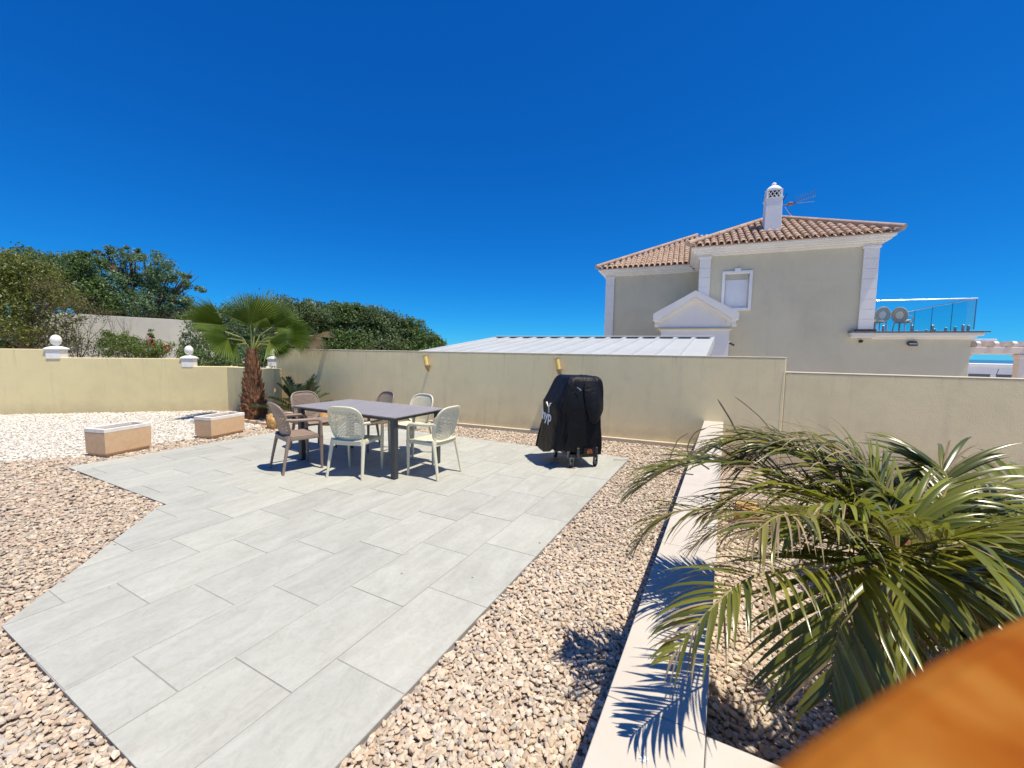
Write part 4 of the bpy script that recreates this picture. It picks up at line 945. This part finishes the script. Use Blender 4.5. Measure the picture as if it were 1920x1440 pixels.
# ================================================================== PLANTS
def strip_mesh(segs, widths, up, fold=.3):
    """blade along a polyline, V-folded: returns verts, quads"""
    n = len(segs); vs = []; fs = []
    for i in range(n):
        d = unit(segs[min(i+1, n-1)]-segs[max(i-1, 0)]); s = np.cross(d, up)
        s = unit(s) if np.linalg.norm(s) > 1e-5 else np.array([1., 0, 0]); nrm = np.cross(s, d); w = widths[i]
        vs += [segs[i]-s*w+nrm*w*fold, segs[i], segs[i]+s*w+nrm*w*fold]
    for i in range(n-1): fs += [(3*i, 3*i+1, 3*i+4, 3*i+3), (3*i+1, 3*i+2, 3*i+5, 3*i+4)]
    return vs, fs
def bez(P, n):
    P = [np.array(p, float) for p in P]; out = []
    for t in np.linspace(0, 1, n):
        Q = P
        while len(Q) > 1: Q = [Q[i]*(1-t)+Q[i+1]*t for i in range(len(Q)-1)]
        out.append(Q[0])
    return out
class Leaf:
    def __init__(s): s.v = []; s.f = []; s.r = []
    def add(s, vs, fs, r): k = len(s.v); s.v += list(vs); s.f += [tuple(i+k for i in f) for f in fs]; s.r += [r]*len(fs)
    def obj(s, name, mat, parent, smooth=True):
        f = np.array([x if len(x) == 4 else (*x, x[-1]) for x in s.f]); 
        return npmesh(name, np.array(s.v), f, mat, parent, [('rnd', 'FLOAT', 'FACE', np.array(s.r))], smooth)
def pinnate(plant, ctrl, nl, ll, wid, droop, mat, rach=.012, start=.18, ang=52, upv=.25, dry=.25, split=False, name='frond', r_=random, curl=1.0, dmat='palm_leaf_dry', nseg=6, rmat='stem_tan', path=bez):
    pts = path(ctrl, 40); n = len(pts)
    ro = MB().tube(pts, [rach*(1-.8*i/(n-1)) for i in range(n)], 6).build(name, rmat, plant, smooth=60)
    lf, ld_ = Leaf(), Leaf()
    for i in range(nl):
        f = start+(1-start)*(i+.5)/nl; x = f*(n-1); k = int(min(x, n-2)); p = pts[k]+(pts[k+1]-pts[k])*(x-k); d = unit(pts[min(k+2, n-1)]-pts[max(k-1, 0)])
        side = unit(np.cross(d, (0, 0, 1.))); upn = np.cross(side, d)
        prof = (math.sin(math.pi*min(1, (f-start)/(1-start)*.80+.16))**.7)
        for s_ in (-1, 1):
            L_ = ll*prof*r_.uniform(.85, 1.12); a = R(ang*(1-.45*f)+r_.uniform(-7, 7))
            dr = d*math.cos(a)+side*s_*math.sin(a)+upn*r_.uniform(upv-.14, upv+.14); dr = unit(dr)
            seg = [p]; cur = dr.copy(); dd = droop*r_.uniform(.6, 1.5)
            for j in range(nseg):
                cur = unit(cur+np.array([0, 0, -1.])*dd*curl*(.25+.9*j/nseg)); seg.append(seg[-1]+cur*L_/nseg)
            w = [wid*z*(.75+.5*prof) for z in ([.35, .9, 1.0, .9, .7, .42, .04] if nseg == 6 else [.4, 1, .9, .5, .05])]
            isd = r_.random() < dry*(.4+1.2*f)
            if isd: w = [x*.45 for x in w]
            vs, fs = strip_mesh(seg, w, upn, .35)
            if split:
                l1 = Leaf(); l1.add(vs, fs, r_.random()); l1.obj('leaflet', dmat if isd else mat, ro)
            else: (ld_ if isd else lf).add(vs, fs, r_.random())
    if lf.v: lf.obj('leaflets', mat, ro)
    if ld_.v: ld_.obj('dry_leaflets', dmat, ro)
    return ro
# ---- arching feather palm in the foreground bed
KP = .68
def A3(px, py, Y): return at(px, py, Y*KP)
CR = A3(1680, 1060, 2.24); PB = np.array([CR[0]+.02, CR[1], -.29])
def thru(P, n):
    P = [np.array(p, float) for p in P]; P = [2*P[0]-P[1]]+P+[2*P[-1]-P[-2]]; out = []; m_ = len(P)-3
    for t in np.linspace(0, m_-1e-6, n):
        i = int(t); u = t-i; a, b, c, d = P[i:i+4]
        out.append(.5*((2*b)+(c-a)*u+(2*a-5*b+4*c-d)*u*u+(3*b-a-3*c+d)*u**3))
    return out
ap_ = thing('feather_palm', 'large glossy feather palm arching over the limestone coping in the foreground', 'palm', tuple(PB))
tk = MB().tube([PB, PB+(CR-PB)*.5+np.array([.02, .01, 0]), CR], [.075, .06, .045], 12).build('trunk', 'palm_fibre', ap_, smooth=50)
for i in range(18):
    a = i*2.4; z = .25+.75*i/18; d = np.array([math.cos(a), math.sin(a), 0]); p = PB+np.array([0, 0, z]); b = MB()
    b.tube([p+d*.04, p+d*.09+np.array([0, 0, .12]), p+d*.16+np.array([0, 0, .2])], [.026, .018, .006], 6, .5); b.build('leaf_base', 'palm_fibre', ap_, smooth=60)
rp = random.Random(11)
FR = [  # points the rib passes through (sight line, distance); leaflets, length, width, droop, own leaflets, dry share, material
    ([(1600, 1000, 2.27), (1490, 912, 2.42), (1370, 868, 2.58), (1260, 878, 2.72), (1185, 925, 2.8)], 54, .37, .0080, .17, True, .28, 'palm_leaf'),
    ([(1610, 1020, 2.2), (1490, 975, 2.3), (1350, 955, 2.38), (1245, 968, 2.45), (1180, 1040, 2.5)], 46, .30, .0058, .30, True, .55, 'palm_leaf'),
    ([(1640, 1032, 2.12), (1606, 1046, 1.98), (1582, 1120, 1.88), (1568, 1210, 1.82), (1558, 1300, 1.80)], 34, .40, .0086, .10, True, .06, 'palm_leaf'),
    ([(1620, 1050, 2.1), (1510, 1062, 1.9), (1405, 1085, 1.7), (1325, 1150, 1.58), (1255, 1238, 1.52)], 40, .24, .0060, .20, True, .35, 'palm_leaf'),
    ([(1630, 985, 2.3), (1565, 905, 2.4), (1500, 858, 2.5), (1440, 848, 2.6), (1392, 880, 2.65)], 46, .34, .0075, .20, False, .42, 'palm_leaf'),
    ([(1680, 985, 2.3), (1640, 915, 2.4), (1600, 885, 2.5), (1560, 890, 2.6), (1520, 930, 2.65)], 42, .34, .0092, .18, False, .12, 'palm_leaf_light'),
    ([(1740, 985, 2.35), (1775, 915, 2.5), (1765, 880, 2.6), (1730, 885, 2.65), (1690, 930, 2.65)], 42, .32, .0088, .2, False, .1, 'palm_leaf'),
    ([(1790, 1000, 2.35), (1860, 920, 2.55), (1920, 890, 2.7), (1980, 910, 2.75), (2030, 980, 2.75)], 42, .36, .0092, .2, False, .1, 'palm_leaf_light'),
    ([(1790, 1020, 2.2), (1890, 975, 2.25), (1980, 985, 2.3), (2080, 1080, 2.3)], 42, .36, .0092, .18, False, .1, 'palm_leaf'),
    ([(1740, 1020, 2.08), (1800, 1015, 1.95), (1860, 1075, 1.85), (1900, 1180, 1.8)], 38, .34, .0098, .14, False, .1, 'palm_leaf_light'),
    ([(1685, 1030, 2.05), (1690, 1050, 1.92), (1702, 1130, 1.85), (1720, 1260, 1.8)], 38, .33, .0092, .13, False, .22, 'palm_leaf'),
    ([(1620, 1040, 2.12), (1550, 985, 1.98), (1470, 965, 1.82), (1400, 1010, 1.7)], 42, .30, .0068, .22, False, .5, 'palm_leaf'),
    ([(1670, 960, 2.3), (1620, 870, 2.4), (1530, 830, 2.5), (1440, 835, 2.55), (1360, 880, 2.6)], 44, .30, .0070, .24, False, .4, 'palm_leaf'),
    ([(1720, 1005, 2.25), (1700, 950, 2.35), (1630, 945, 2.4), (1560, 1000, 2.4)], 40, .32, .0085, .18, False, .12, 'palm_leaf_light'),
    ([(1800, 1060, 2.2), (1880, 1045, 2.15), (1950, 1100, 2.1), (2000, 1220, 2.1)], 40, .34, .0092, .18, False, .1, 'palm_leaf'),
    ([(1830, 990, 2.5), (1920, 950, 2.8), (2010, 960, 3.0), (2100, 1040, 3.1)], 40, .34, .0092, .18, False, .1, 'palm_leaf'),
    ([(1740, 990, 2.55), (1770, 940, 3.0), (1790, 945, 3.4), (1805, 985, 3.6)], 40, .34, .0092, .18, False, .2, 'palm_leaf'),
    ([(1720, 1080, 2.05), (1780, 1100, 1.95), (1830, 1160, 1.9), (1850, 1250, 1.9)], 36, .30, .0085, .18, False, .3, 'palm_leaf'),
    ([(1650, 1090, 2.1), (1612, 1125, 2.0), (1600, 1200, 1.95), (1592, 1290, 1.93)], 34, .24, .0055, .3, False, .9, 'palm_leaf'),
    ([(1690, 1100, 2.1), (1672, 1150, 2.0), (1680, 1230, 1.95), (1690, 1310, 1.93)], 34, .24, .0055, .3, False, .9, 'palm_leaf'),
    ([(1590, 1050, 2.15), (1480, 1010, 2.2), (1370, 985, 2.3), (1290, 1030, 2.35)], 38, .25, .0052, .3, False, .75, 'palm_leaf'),
    ([(1620, 960, 2.3), (1540, 880, 2.45), (1460, 835, 2.6), (1380, 825, 2.7), (1310, 850, 2.78)], 48, .32, .0072, .2, False, .35, 'palm_leaf'),
    ([(1640, 1000, 2.25), (1560, 940, 2.35), (1470, 915, 2.45), (1390, 925, 2.5), (1320, 965, 2.52)], 46, .30, .0072, .2, False, .3, 'palm_leaf_light'),
    ([(1660, 990, 2.2), (1600, 950, 2.15), (1530, 950, 2.1), (1460, 1000, 2.05)], 42, .30, .0078, .17, False, .15, 'palm_leaf_light'),
    ([(1830, 1080, 2.1), (1900, 1120, 2.0), (1950, 1200, 1.95)], 34, .3, .0092, .18, False, .1, 'palm_leaf'),
    ([(1760, 1060, 2.2), (1830, 1010, 2.2), (1900, 1030, 2.2), (1960, 1100, 2.2)], 38, .32, .0092, .18, False, .1, 'palm_leaf_light'),
]
for c_, nl, ll, wid, dr, spl, dry, mt in FR: pinnate(ap_, [CR]+[A3(*q) for q in c_], nl, ll, wid, dr, mt, rach=.0075, split=spl, dry=dry, r_=rp, path=thru)
# lone dry strands standing above the crown
for i, (c_, w_) in enumerate((([A3(1440, 880, 2.9), A3(1385, 815, 2.9), A3(1368, 785, 2.9), A3(1345, 748, 2.9)], .004), ([A3(1500, 890, 2.9), A3(1440, 800, 2.9), A3(1405, 765, 2.9), A3(1378, 744, 2.9)], .0022), ([A3(1330, 880, 2.9), A3(1290, 850, 2.9), A3(1300, 815, 2.9), A3(1325, 802, 2.9)], .0035), ([A3(1300, 890, 2.9), A3(1255, 880, 2.9), A3(1268, 830, 2.9), A3(1290, 812, 2.9)], .003))):
    lf = Leaf(); vs, fs = strip_mesh(thru(c_, 14), [w_]*13+[.001], np.array([0, -1., 0]), .3); lf.add(vs, fs, .4+.15*i); lf.obj('dry_strand', 'palm_leaf_dry', ap_)
# ---- lush low broad-leaved plants on the right of the bed
def foliage_mass(name, parent, lobes, n, size, mat, seed, clump=60, sig=.16, aspect=.5, flat=.5, nm='crown'):
    r_ = np.random.default_rng(seed); lobes = np.array(lobes, float); wts = lobes[:, 3]*lobes[:, 4]*lobes[:, 5]; wts = wts**.75; wts /= wts.sum()
    nc = max(6, n//clump); li = r_.choice(len(lobes), nc, p=wts); d = r_.normal(size=(nc, 3)); d /= np.linalg.norm(d, axis=1)[:, None]
    rad = r_.uniform(.30, 1, nc)**.55; cc = lobes[li, :3]+d*rad[:, None]*lobes[li, 3:6]
    sg = sig*lobes[li, 3:6].mean(1)*r_.uniform(.6, 1.4, nc)
    k = r_.integers(0, nc, n); P = cc[k]+np.clip(r_.normal(size=(n, 3)), -1.7, 1.7)*sg[k][:, None]*np.array([1, 1, .75])
    P[:, 2] = np.maximum(P[:, 2], lobes[:, 2].min()-lobes[:, 5].max())
    a = r_.normal(size=(n, 3)); a[:, 2] -= .2; a /= np.linalg.norm(a, axis=1)[:, None]
    nr_ = r_.normal(size=(n, 3))*(1-flat)+np.array([0, 0, 1.])*flat+d[k]*.35; b = np.cross(nr_, a); b /= np.linalg.norm(b, axis=1)[:, None]+1e-9
    s = size*r_.uniform(.6, 1.35, n)[:, None]
    fold = np.cross(a, b)*s*.12
    vs = np.stack([P-a*s*.5, P+b*s*aspect*.5+fold, P+a*s*.5, P-b*s*aspect*.5+fold], 1).reshape(-1, 3); fs = np.arange(4*n).reshape(-1, 4)
    tone = r_.uniform(0, 1, nc)[k]*.6+r_.uniform(0, 1, n)*.4
    return npmesh(nm, vs, fs, mat, parent, [('rnd', 'FLOAT', 'FACE', tone)])
def tree(name, label, cat, base, lobes, n, size, mat, seed, trunk=.15, bark='bark_grey', clump=60, sig=.16, aspect=.5, group=None, top=None, limbs=True, flat=.5):
    t = thing(name, label, cat, tuple(base), 0, group); base = np.array(base, float)
    foliage_mass(name, t, lobes, n, size, mat, seed, clump, sig, aspect, flat)
    lb = np.array(lobes); cen = np.average(lb[:, :3], axis=0, weights=lb[:, 3]); r_ = random.Random(seed)
    fork = base+(np.array([cen[0], cen[1], cen[2]])-base)*.45; b = MB()
    b.tube([base-np.array([0, 0, .05]), base+(fork-base)*.5+np.array([r_.uniform(-.1, .1), r_.uniform(-.1, .1), 0]), fork], [trunk*1.25, trunk, trunk*.8], 9)
    if limbs:
        for l in lobes:
            e = np.array(l[:3])+np.array([0, 0, l[5]*.3]); m_ = (fork+e)/2+np.array([r_.uniform(-.2, .2), r_.uniform(-.2, .2), -.1*l[5]]); b.tube([fork-np.array([0, 0, .05]), m_, e], [trunk*.6, trunk*.38, trunk*.1], 7)
            for q_ in range(4):
                e2 = np.array(l[:3])+np.array([r_.uniform(-.8, .8)*l[3], r_.uniform(-.8, .8)*l[4], r_.uniform(-.2, .85)*l[5]]); b.tube([m_, (m_+e2)/2+np.array([0, 0, .05]), e2], [trunk*.28, trunk*.16, trunk*.04], 5)
    b.build('trunk', bark, t, smooth=60)
    return t
def L3(px, py, Y, rpx, rpy, ry=None):
    """ellipsoid lobe seen at px,py at distance Y with the given visible radii in photo pixels"""
    c = at(px, py, Y); k = Y/F_PX; return (c[0], c[1], c[2], rpx*k, (ry if ry else rpx*k), rpy*k)
def gnd(px, Y, z=-.42): p = at(px, 700, Y); return (p[0], p[1], z)
# leafy undergrowth beside the feather palm
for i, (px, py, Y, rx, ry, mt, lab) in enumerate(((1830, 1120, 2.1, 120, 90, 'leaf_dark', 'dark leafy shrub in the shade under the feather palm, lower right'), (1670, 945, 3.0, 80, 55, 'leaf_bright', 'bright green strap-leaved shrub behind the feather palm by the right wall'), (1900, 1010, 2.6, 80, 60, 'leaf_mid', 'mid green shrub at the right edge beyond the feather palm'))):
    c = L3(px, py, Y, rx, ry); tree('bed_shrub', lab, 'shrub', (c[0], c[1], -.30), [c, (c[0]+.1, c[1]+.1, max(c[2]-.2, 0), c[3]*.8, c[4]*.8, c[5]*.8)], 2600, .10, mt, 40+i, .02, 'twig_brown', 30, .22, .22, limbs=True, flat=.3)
# ---- fan palm
FB = np.array([-5.74, 9.04, -.05]); fpm = thing('fan_palm', 'fan palm with shaggy brown trunk in the corner of the walls', 'palm', tuple(FB))
hgt = [0, .12, .30, .55, .85, 1.12, 1.35, 1.56]; rad = [.245, .272, .262, .225, .18, .145, .12, .105]
MB().tube([FB+np.array([0, 0, h_]) for h_ in hgt], [r_*.86 for r_ in rad], 18).build('trunk', 'palm_fibre', fpm, smooth=50)
rf = random.Random(4)
nb_ = 0
for lv in range(17):
    z = .05+lv*.083; r_ = float(np.interp(z, hgt, rad)); k = max(9, int(13-lv*.25))
    for j in range(k):
        a = 2*math.pi*(j+.5*(lv % 2))/k+rf.uniform(-.08, .08); d = np.array([math.cos(a), math.sin(a), 0]); s = np.array([-d[1], d[0], 0])
        if d@np.array([.53, -.85, 0]) < -.35: continue
        p = FB+np.array([0, 0, z]); h_ = rf.uniform(.09, .15); w = rf.uniform(.035, .06); o_ = rf.uniform(.004, .045)*(1.5 if lv < 5 else 1); a += rf.uniform(-.1, .1)
        if lv > 12: h_ *= 1.6; o_ *= .35
        vs = [p+d*r_*.84-s*w, p+d*r_*.84+s*w, p+d*(r_*.9+o_)+s*w*.55+np.array([0, 0, h_]), p+d*(r_*.9+o_)-s*w*.55+np.array([0, 0, h_]), p+d*(r_*.80)-s*w*.8+np.array([0, 0, h_*.9]), p+d*(r_*.80)+s*w*.8+np.array([0, 0, h_*.9])]
        if rf.random() < .35: vs[2] = vs[2]+np.array([0, 0, .07]); vs[3] = vs[3]+np.array([0, 0, .05])
        MB().add(vs, [(0, 1, 2, 3), (3, 2, 5, 4), (1, 5, 2), (0, 3, 4)]).build('leaf_base', 'palm_fibre', fpm); nb_ += 1
FC = FB+np.array([.02, 0, 1.66]); PR = unit([.846, .533, 0]); PF = unit([.533, -.846, 0]); PZ = np.array([0, 0, 1.])
def fan(hub, dirv, nrm, rad_, spread, mat, rnd, name='fan_leaf', nseg=30, droop=.12, cut=.48):
    d = unit(dirv); nrm = unit(np.array(nrm)-d*(np.array(nrm)@d)); s = np.cross(nrm, d); lf = Leaf(); rr_ = random.Random(int(rnd*1e6))
    P0 = FB+np.array([0, 0, 1.50])+(hub-FC)*np.array([.05, .05, 0]); mid = MB().tube([P0, P0+(hub-P0)*.5+np.array([0, 0, .10])-(hub-P0)*np.array([.12, .12, 0]), hub], [.022, .016, .012], 7).build(name, 'petiole', fpm, smooth=60)
    da = 2*spread/nseg
    def pt(a, r_, off=0):
        return hub+(d*math.cos(a)+s*math.sin(a))*r_+nrm*off-PZ*droop*(r_/rad_)**2.4*rad_*(.4+.6*abs(math.sin(a)))
    for i in range(nseg):
        a = -spread+da*(i+.5); L_ = rad_*(.80+.20*math.cos(a*.75))*rr_.uniform(.93, 1.05); rj = L_*cut*rr_.uniform(.92, 1.08); pl = rad_*.026
        p0 = pt(a, .03*rad_); e0, e1 = pt(a-da/2, rj, -pl), pt(a+da/2, rj, -pl); md = pt(a, rj, pl)
        m0, m1, mm = pt(a-da*.34, rj+(L_-rj)*.5, -pl*.5), pt(a+da*.34, rj+(L_-rj)*.5, -pl*.5), pt(a, rj+(L_-rj)*.5, pl*.5)
        tip = pt(a+rr_.uniform(-.02, .02), L_)-PZ*rr_.uniform(0, .10)*rad_*droop*3
        g0, g1 = pt(a-da/2, rad_*.12, -pl*.3), pt(a+da/2, rad_*.12, -pl*.3); gm = pt(a, rad_*.12, pl*.3)
        lf.add([p0, g0, gm, g1, e0, md, e1, m0, mm, m1, tip], [(0, 1, 2), (0, 2, 3), (1, 4, 5, 2), (2, 5, 6, 3), (4, 7, 8, 5), (5, 8, 9, 6), (7, 10, 8), (8, 10, 9)], min(1, max(0, .5+.5*math.cos(a*3+rnd*9)*.5+rr_.uniform(-.25, .25))))
    lf.obj('blade', mat, mid, smooth=False)
def fv(r, z, f): return PR*r+PZ*z+PF*f
FANS = [  # hub offset (right, up, front), direction, normal, radius, spread deg
    ((-.03, .42, .10), (-.05, 1, .05), (.1, .0, 1), .78, 62), ((.38, .40, .02), (.55, .85, 0), (-.3, .1, 1), .74, 58), ((-.50, .40, .05), (-.80, .60, 0), (.45, .3, 1), .78, 34),
    ((.55, .22, .22), (.95, .25, .2), (-.35, .6, .8), .72, 60), ((-.42, .12, .45), (-.75, -.12, .5), (.1, .55, .9), .56, 78), ((.30, .08, .5), (.60, .05, .65), (-.2, .65, .75), .60, 70),
    ((-.28, .0, .36), (-.55, -.55, .35), (-.3, .35, .9), .42, 50), ((.40, .0, .30), (.65, -.50, .3), (.3, .35, .9), .42, 50), ((.05, .36, -.35), (.1, .7, -.7), (0, .6, .6), .70, 60),
    ((.5, .30, -.35), (.75, .45, -.55), (-.2, .8, .4), .70, 58), ((-.5, .28, -.35), (-.8, .4, -.5), (.2, .8, .4), .66, 58), ((.15, .55, .0), (.2, 1, -.1), (.1, 0, 1), .72, 46), ((.0, .10, -.45), (.0, .35, -.9), (0, .8, .4), .6, 60)]
for i, (h_, d_, n_, r_, s_) in enumerate(FANS): fan(FC+fv(*h_), fv(*d_), fv(*n_), r_, R(s_), 'fan_green', .07*i+.013)
fan(FC+fv(1.12, .20, .15), fv(.6, -.6, .2), fv(0, .4, .9), .42, R(65), 'fan_dry', .91, droop=.6, cut=.2, nseg=22)
fan(FC+fv(1.22, .24, .05), fv(1, .16, .0), fv(0, .5, .9), .48, R(16), 'fan_dry', .73, droop=.06, cut=.3, nseg=9)
fan(FC+fv(.80, .16, .2), fv(.8, -.1, .3), fv(0, .5, .9), .40, R(55), 'fan_green', .53, droop=.4, cut=.4)
# ---- cycad
CB = np.array([-4.70, 9.02, -.03]); cy = thing('cycad', 'low cycad with stiff dark feather leaves behind the dining chairs', 'cycad', tuple(CB))
MB().lathe([(.14, 0), (.17, .05), (.15, .12), (.08, .17)], tuple(CB), 14).build('trunk', 'palm_fibre', cy, smooth=50)
rc = random.Random(8)
for i in range(34):
    a = i*2.39996+.2; el = R(12+66*((i*.7548776) % 1)); Lc = rc.uniform(.80, 1.0); d = np.array([math.cos(a)*math.cos(el), math.sin(a)*math.cos(el), math.sin(el)]); c0 = CB+np.array([0, 0, .13])
    if (c0+d*Lc)@N > 7.36: d = d-N*max(0, d@N)*.75; d = unit(d+np.array([0, 0, .1]))
    pinnate(cy, [c0, c0+d*Lc*.4+np.array([0, 0, .05]), c0+d*Lc*.8+np.array([0, 0, .03]), c0+d*Lc+np.array([0, 0, -.06])], 32, .16, .0088, .015, 'cycad_green', .010, .14, 52, .34, .0, False, 'frond', rc, nseg=4, rmat='petiole')
# ---- neighbours' greenery
gw = thing('rear_wall', 'weathered pale grey wall behind the shrubs on the left', 'wall', gnd(230, 15))
a_, b_ = at(60, 583, 13.6), at(420, 607, 17.8); dirw = unit((b_-a_)*np.array([1, 1, 0])); nw = np.array([-dirw[1], dirw[0], 0])
z1_ = a_[2]; P4 = [a_[:2], b_[:2], (b_+nw*.25)[:2], (a_+nw*.25)[:2]]
b = MB().prism([tuple(p) for p in P4], -.42, 2.62); b.build('wall_panel', 'far_wall_grey', gw, bevel=.01)
GT = 'trees beyond the garden walls'
tree('broadleaf_tree', 'dense olive green tree filling the far left above the wall', 'tree', gnd(30, 11.6), [L3(-60, 580, 12, 80, 95), L3(20, 560, 11.8, 70, 80), L3(95, 575, 11.9, 48, 62), L3(40, 630, 11.5, 80, 35), L3(60, 530, 12.2, 60, 45), L3(-20, 510, 12.3, 50, 40)], 24000, .085, 'leaf_olive', 1, .14, clump=90, sig=.20, group=GT)
tree('broadleaf_tree', 'tall blue-green tree rising behind the olive green one, far left', 'tree', gnd(50, 19), [L3(40, 520, 19.5, 55, 42), L3(85, 500, 20, 45, 34), L3(10, 505, 19.5, 40, 30), L3(120, 545, 19.5, 40, 45)], 11000, .14, 'leaf_blue', 2, .18, clump=60, sig=.17, group=GT)
tree('broadleaf_tree', 'bright green crown just right of the bare twigs, above the grey wall', 'tree', gnd(150, 18.5), [L3(130, 500, 19, 36, 32), L3(160, 505, 19, 34, 30), L3(150, 545, 19, 55, 40), L3(185, 560, 19, 40, 40)], 10000, .13, 'leaf_mid', 3, .17, clump=60, sig=.16, group=GT)
tree('broadleaf_tree', 'wide airy tree with clumped crown standing left of the fan palm', 'tree', gnd(265, 20), [L3(225, 490, 20.5, 42, 26), L3(270, 500, 20.5, 45, 30), L3(318, 520, 20, 42, 28), L3(350, 545, 20, 26, 34), L3(245, 545, 20, 50, 40), L3(300, 570, 20, 55, 36), L3(205, 475, 20.5, 14, 12), L3(245, 470, 20.5, 15, 12), L3(355, 520, 20, 18, 15), L3(340, 585, 20, 34, 22)], 15000, .13, 'leaf_blue', 4, .20, clump=75, sig=.13, group=GT)
tree('broadleaf_tree', 'dark green undergrowth tree along the top of the grey wall', 'tree', gnd(260, 21.5), [L3(200, 585, 22, 45, 28), L3(270, 590, 22, 60, 26), L3(340, 600, 22, 50, 24)], 9000, .13, 'leaf_dark', 5, .16, clump=60, group=GT)
tree('round_shrub', 'small yellow-green shrub above the wall end beside the fan palm', 'shrub', gnd(372, 18.6), [L3(372, 598, 18.6, 26, 14), L3(395, 600, 18.6, 22, 16)], 2600, .10, 'leaf_bright', 6, .05)
tree('round_shrub', 'dense green hedge shrub behind the lower wall left of the palm trunk', 'shrub', gnd(425, 11.2), [L3(400, 670, 11.2, 42, 22), L3(455, 672, 11.4, 42, 22), L3(500, 660, 11.8, 22, 30)], 7000, .06, 'leaf_mid', 7, .04, clump=50)
tree('round_shrub', 'sparse dark grey-green shrub behind the fan palm crown', 'shrub', gnd(395, 12.6), [L3(380, 625, 12.6, 36, 32), L3(420, 620, 12.8, 40, 40), L3(470, 610, 13.2, 55, 45), L3(355, 650, 12.5, 24, 22), L3(500, 640, 13.2, 40, 30)], 15000, .075, 'leaf_hedge', 8, .05, clump=60, sig=.2)
fs_ = tree('flowering_shrub', 'green bush with red blossoms behind the left wall', 'shrub', gnd(265, 11.3), [L3(228, 648, 11.2, 34, 24), L3(215, 640, 11.2, 22, 22), L3(275, 655, 11.3, 36, 18), L3(318, 658, 11.4, 26, 14), L3(282, 632, 11.4, 7, 18)], 6500, .06, 'leaf_bright', 9, .035, clump=45)
for (px, py) in ((282, 635), (286, 645), (278, 640), (312, 650), (318, 655), (290, 650), (306, 660), (222, 650)):
    foliage_mass('b', fs_, [L3(px, py, 11.2, 4, 4)], 26, .035, 'blossom_red', int(px), 8, .3, .8, nm='blossom')
# dense tree line on the right of the palm
for i, (lab, px, Y, lobes, mt) in enumerate((
    ('grey-green tree line crown directly behind the fan palm', 560, 26, [(520, 590, 40, 34), (560, 590, 44, 30), (590, 590, 34, 27), (545, 640, 70, 28)], 'leaf_hedge'),
    ('rounded dark tree crown right of the fan palm', 650, 28, [(625, 592, 40, 26), (660, 592, 34, 22), (640, 640, 60, 30), (600, 630, 40, 30)], 'leaf_mid'),
    ('middle crown of the dark tree line above the tall wall', 715, 29, [(700, 600, 36, 26), (730, 612, 34, 24), (710, 645, 56, 26)], 'leaf_hedge'),
    ('last low crown of the tree line, sloping to the carport roof', 790, 30, [(765, 622, 30, 24), (795, 640, 28, 22), (820, 652, 20, 18), (770, 655, 45, 18)], 'leaf_mid'))):
    tree('broadleaf_tree', lab, 'tree', gnd(px, Y), [L3(x, y, Y, rx, ry) for x, y, rx, ry in lobes], 20000, .17, mt, 20+i, .18, clump=70, sig=.19, group=GT)
# bare twiggy shrub
tw = thing('bare_shrub', 'leafless brown shrub with fanning twigs left of the flowering bush', 'shrub', gnd(140, 11.4))
rt = random.Random(5); base = np.array(gnd(140, 11.4)); b = MB()
def branch(p, d, L_, r_, dep):
    pts = [p]; cur = d
    for k in range(4): cur = unit(cur+np.array([rt.uniform(-.16, .16), rt.uniform(-.16, .16), rt.uniform(-.02, .10)])); pts.append(pts[-1]+cur*L_/4)
    b.tube(pts, [r_, r_*.85, r_*.7, r_*.55, r_*.4], 5)
    if dep:
        for q in range(rt.choice((2, 3, 3))):
            k = rt.choice((2, 3, 4)); nd = unit(cur+np.array([rt.uniform(-.6, .6), rt.uniform(-.4, .4), rt.uniform(-.15, .45)])); branch(pts[k], nd, L_*rt.uniform(.55, .8), r_*.5, dep-1)
for i in range(9):
    a = R(-62+i*15+rt.uniform(-5, 5)); branch(base+np.array([0, 0, .9]), unit(PR*math.sin(a)+PZ*math.cos(a)+PF*rt.uniform(-.3, .3)), rt.uniform(.75, 1.05), .028, 4)
b.tube([base, base+np.array([.03, 0, .95])], [.07, .05], 8)
b.build('branches', 'twig_brown', tw, smooth=60)
foliage_mass('b', tw, [L3(125, 570, 11.5, 38, 26), L3(165, 580, 11.5, 34, 24), L3(110, 540, 11.6, 30, 20)], 1500, .045, 'leaf_dry', 77, 20, .25, nm='dry_leaves')
foliage_mass('b', tw, [L3(150, 655, 11.3, 40, 12)], 700, .05, 'leaf_greyish', 78, 20, .3, nm='low_leaves')
# twigs and leaf litter
for i, (px, py, Ln) in enumerate(((1150, 862, .32), (905, 812, .14))):
    p = on_z(px, py, .004); lab = ('thin dry twig lying on the patio corner right of the grill', 'short dark stick on the gravel strip by the tall wall')[i]
    tag(MB().tube([p, p+np.array([Ln*.4, -.03, .006]), p+np.array([Ln*.75, .02, .01]), p+np.array([Ln, .05, .012])], [.003, .003, .0025, .001], 5).build('twig', 'twig_brown'), lab, 'twig')
lf = blotch(0, 0, .011, .007, 21, 0)
q = on_z(1207, 1422, .4635); lfv = MB().add([(q[0]+v[0], q[1]+v[2], .4632+.004*abs(v[0])*30) for v in lf.v], lf.f)
tag(lfv.build('petal', 'logo_white'), 'small white petal lying on the limestone coping in the foreground', 'petal')
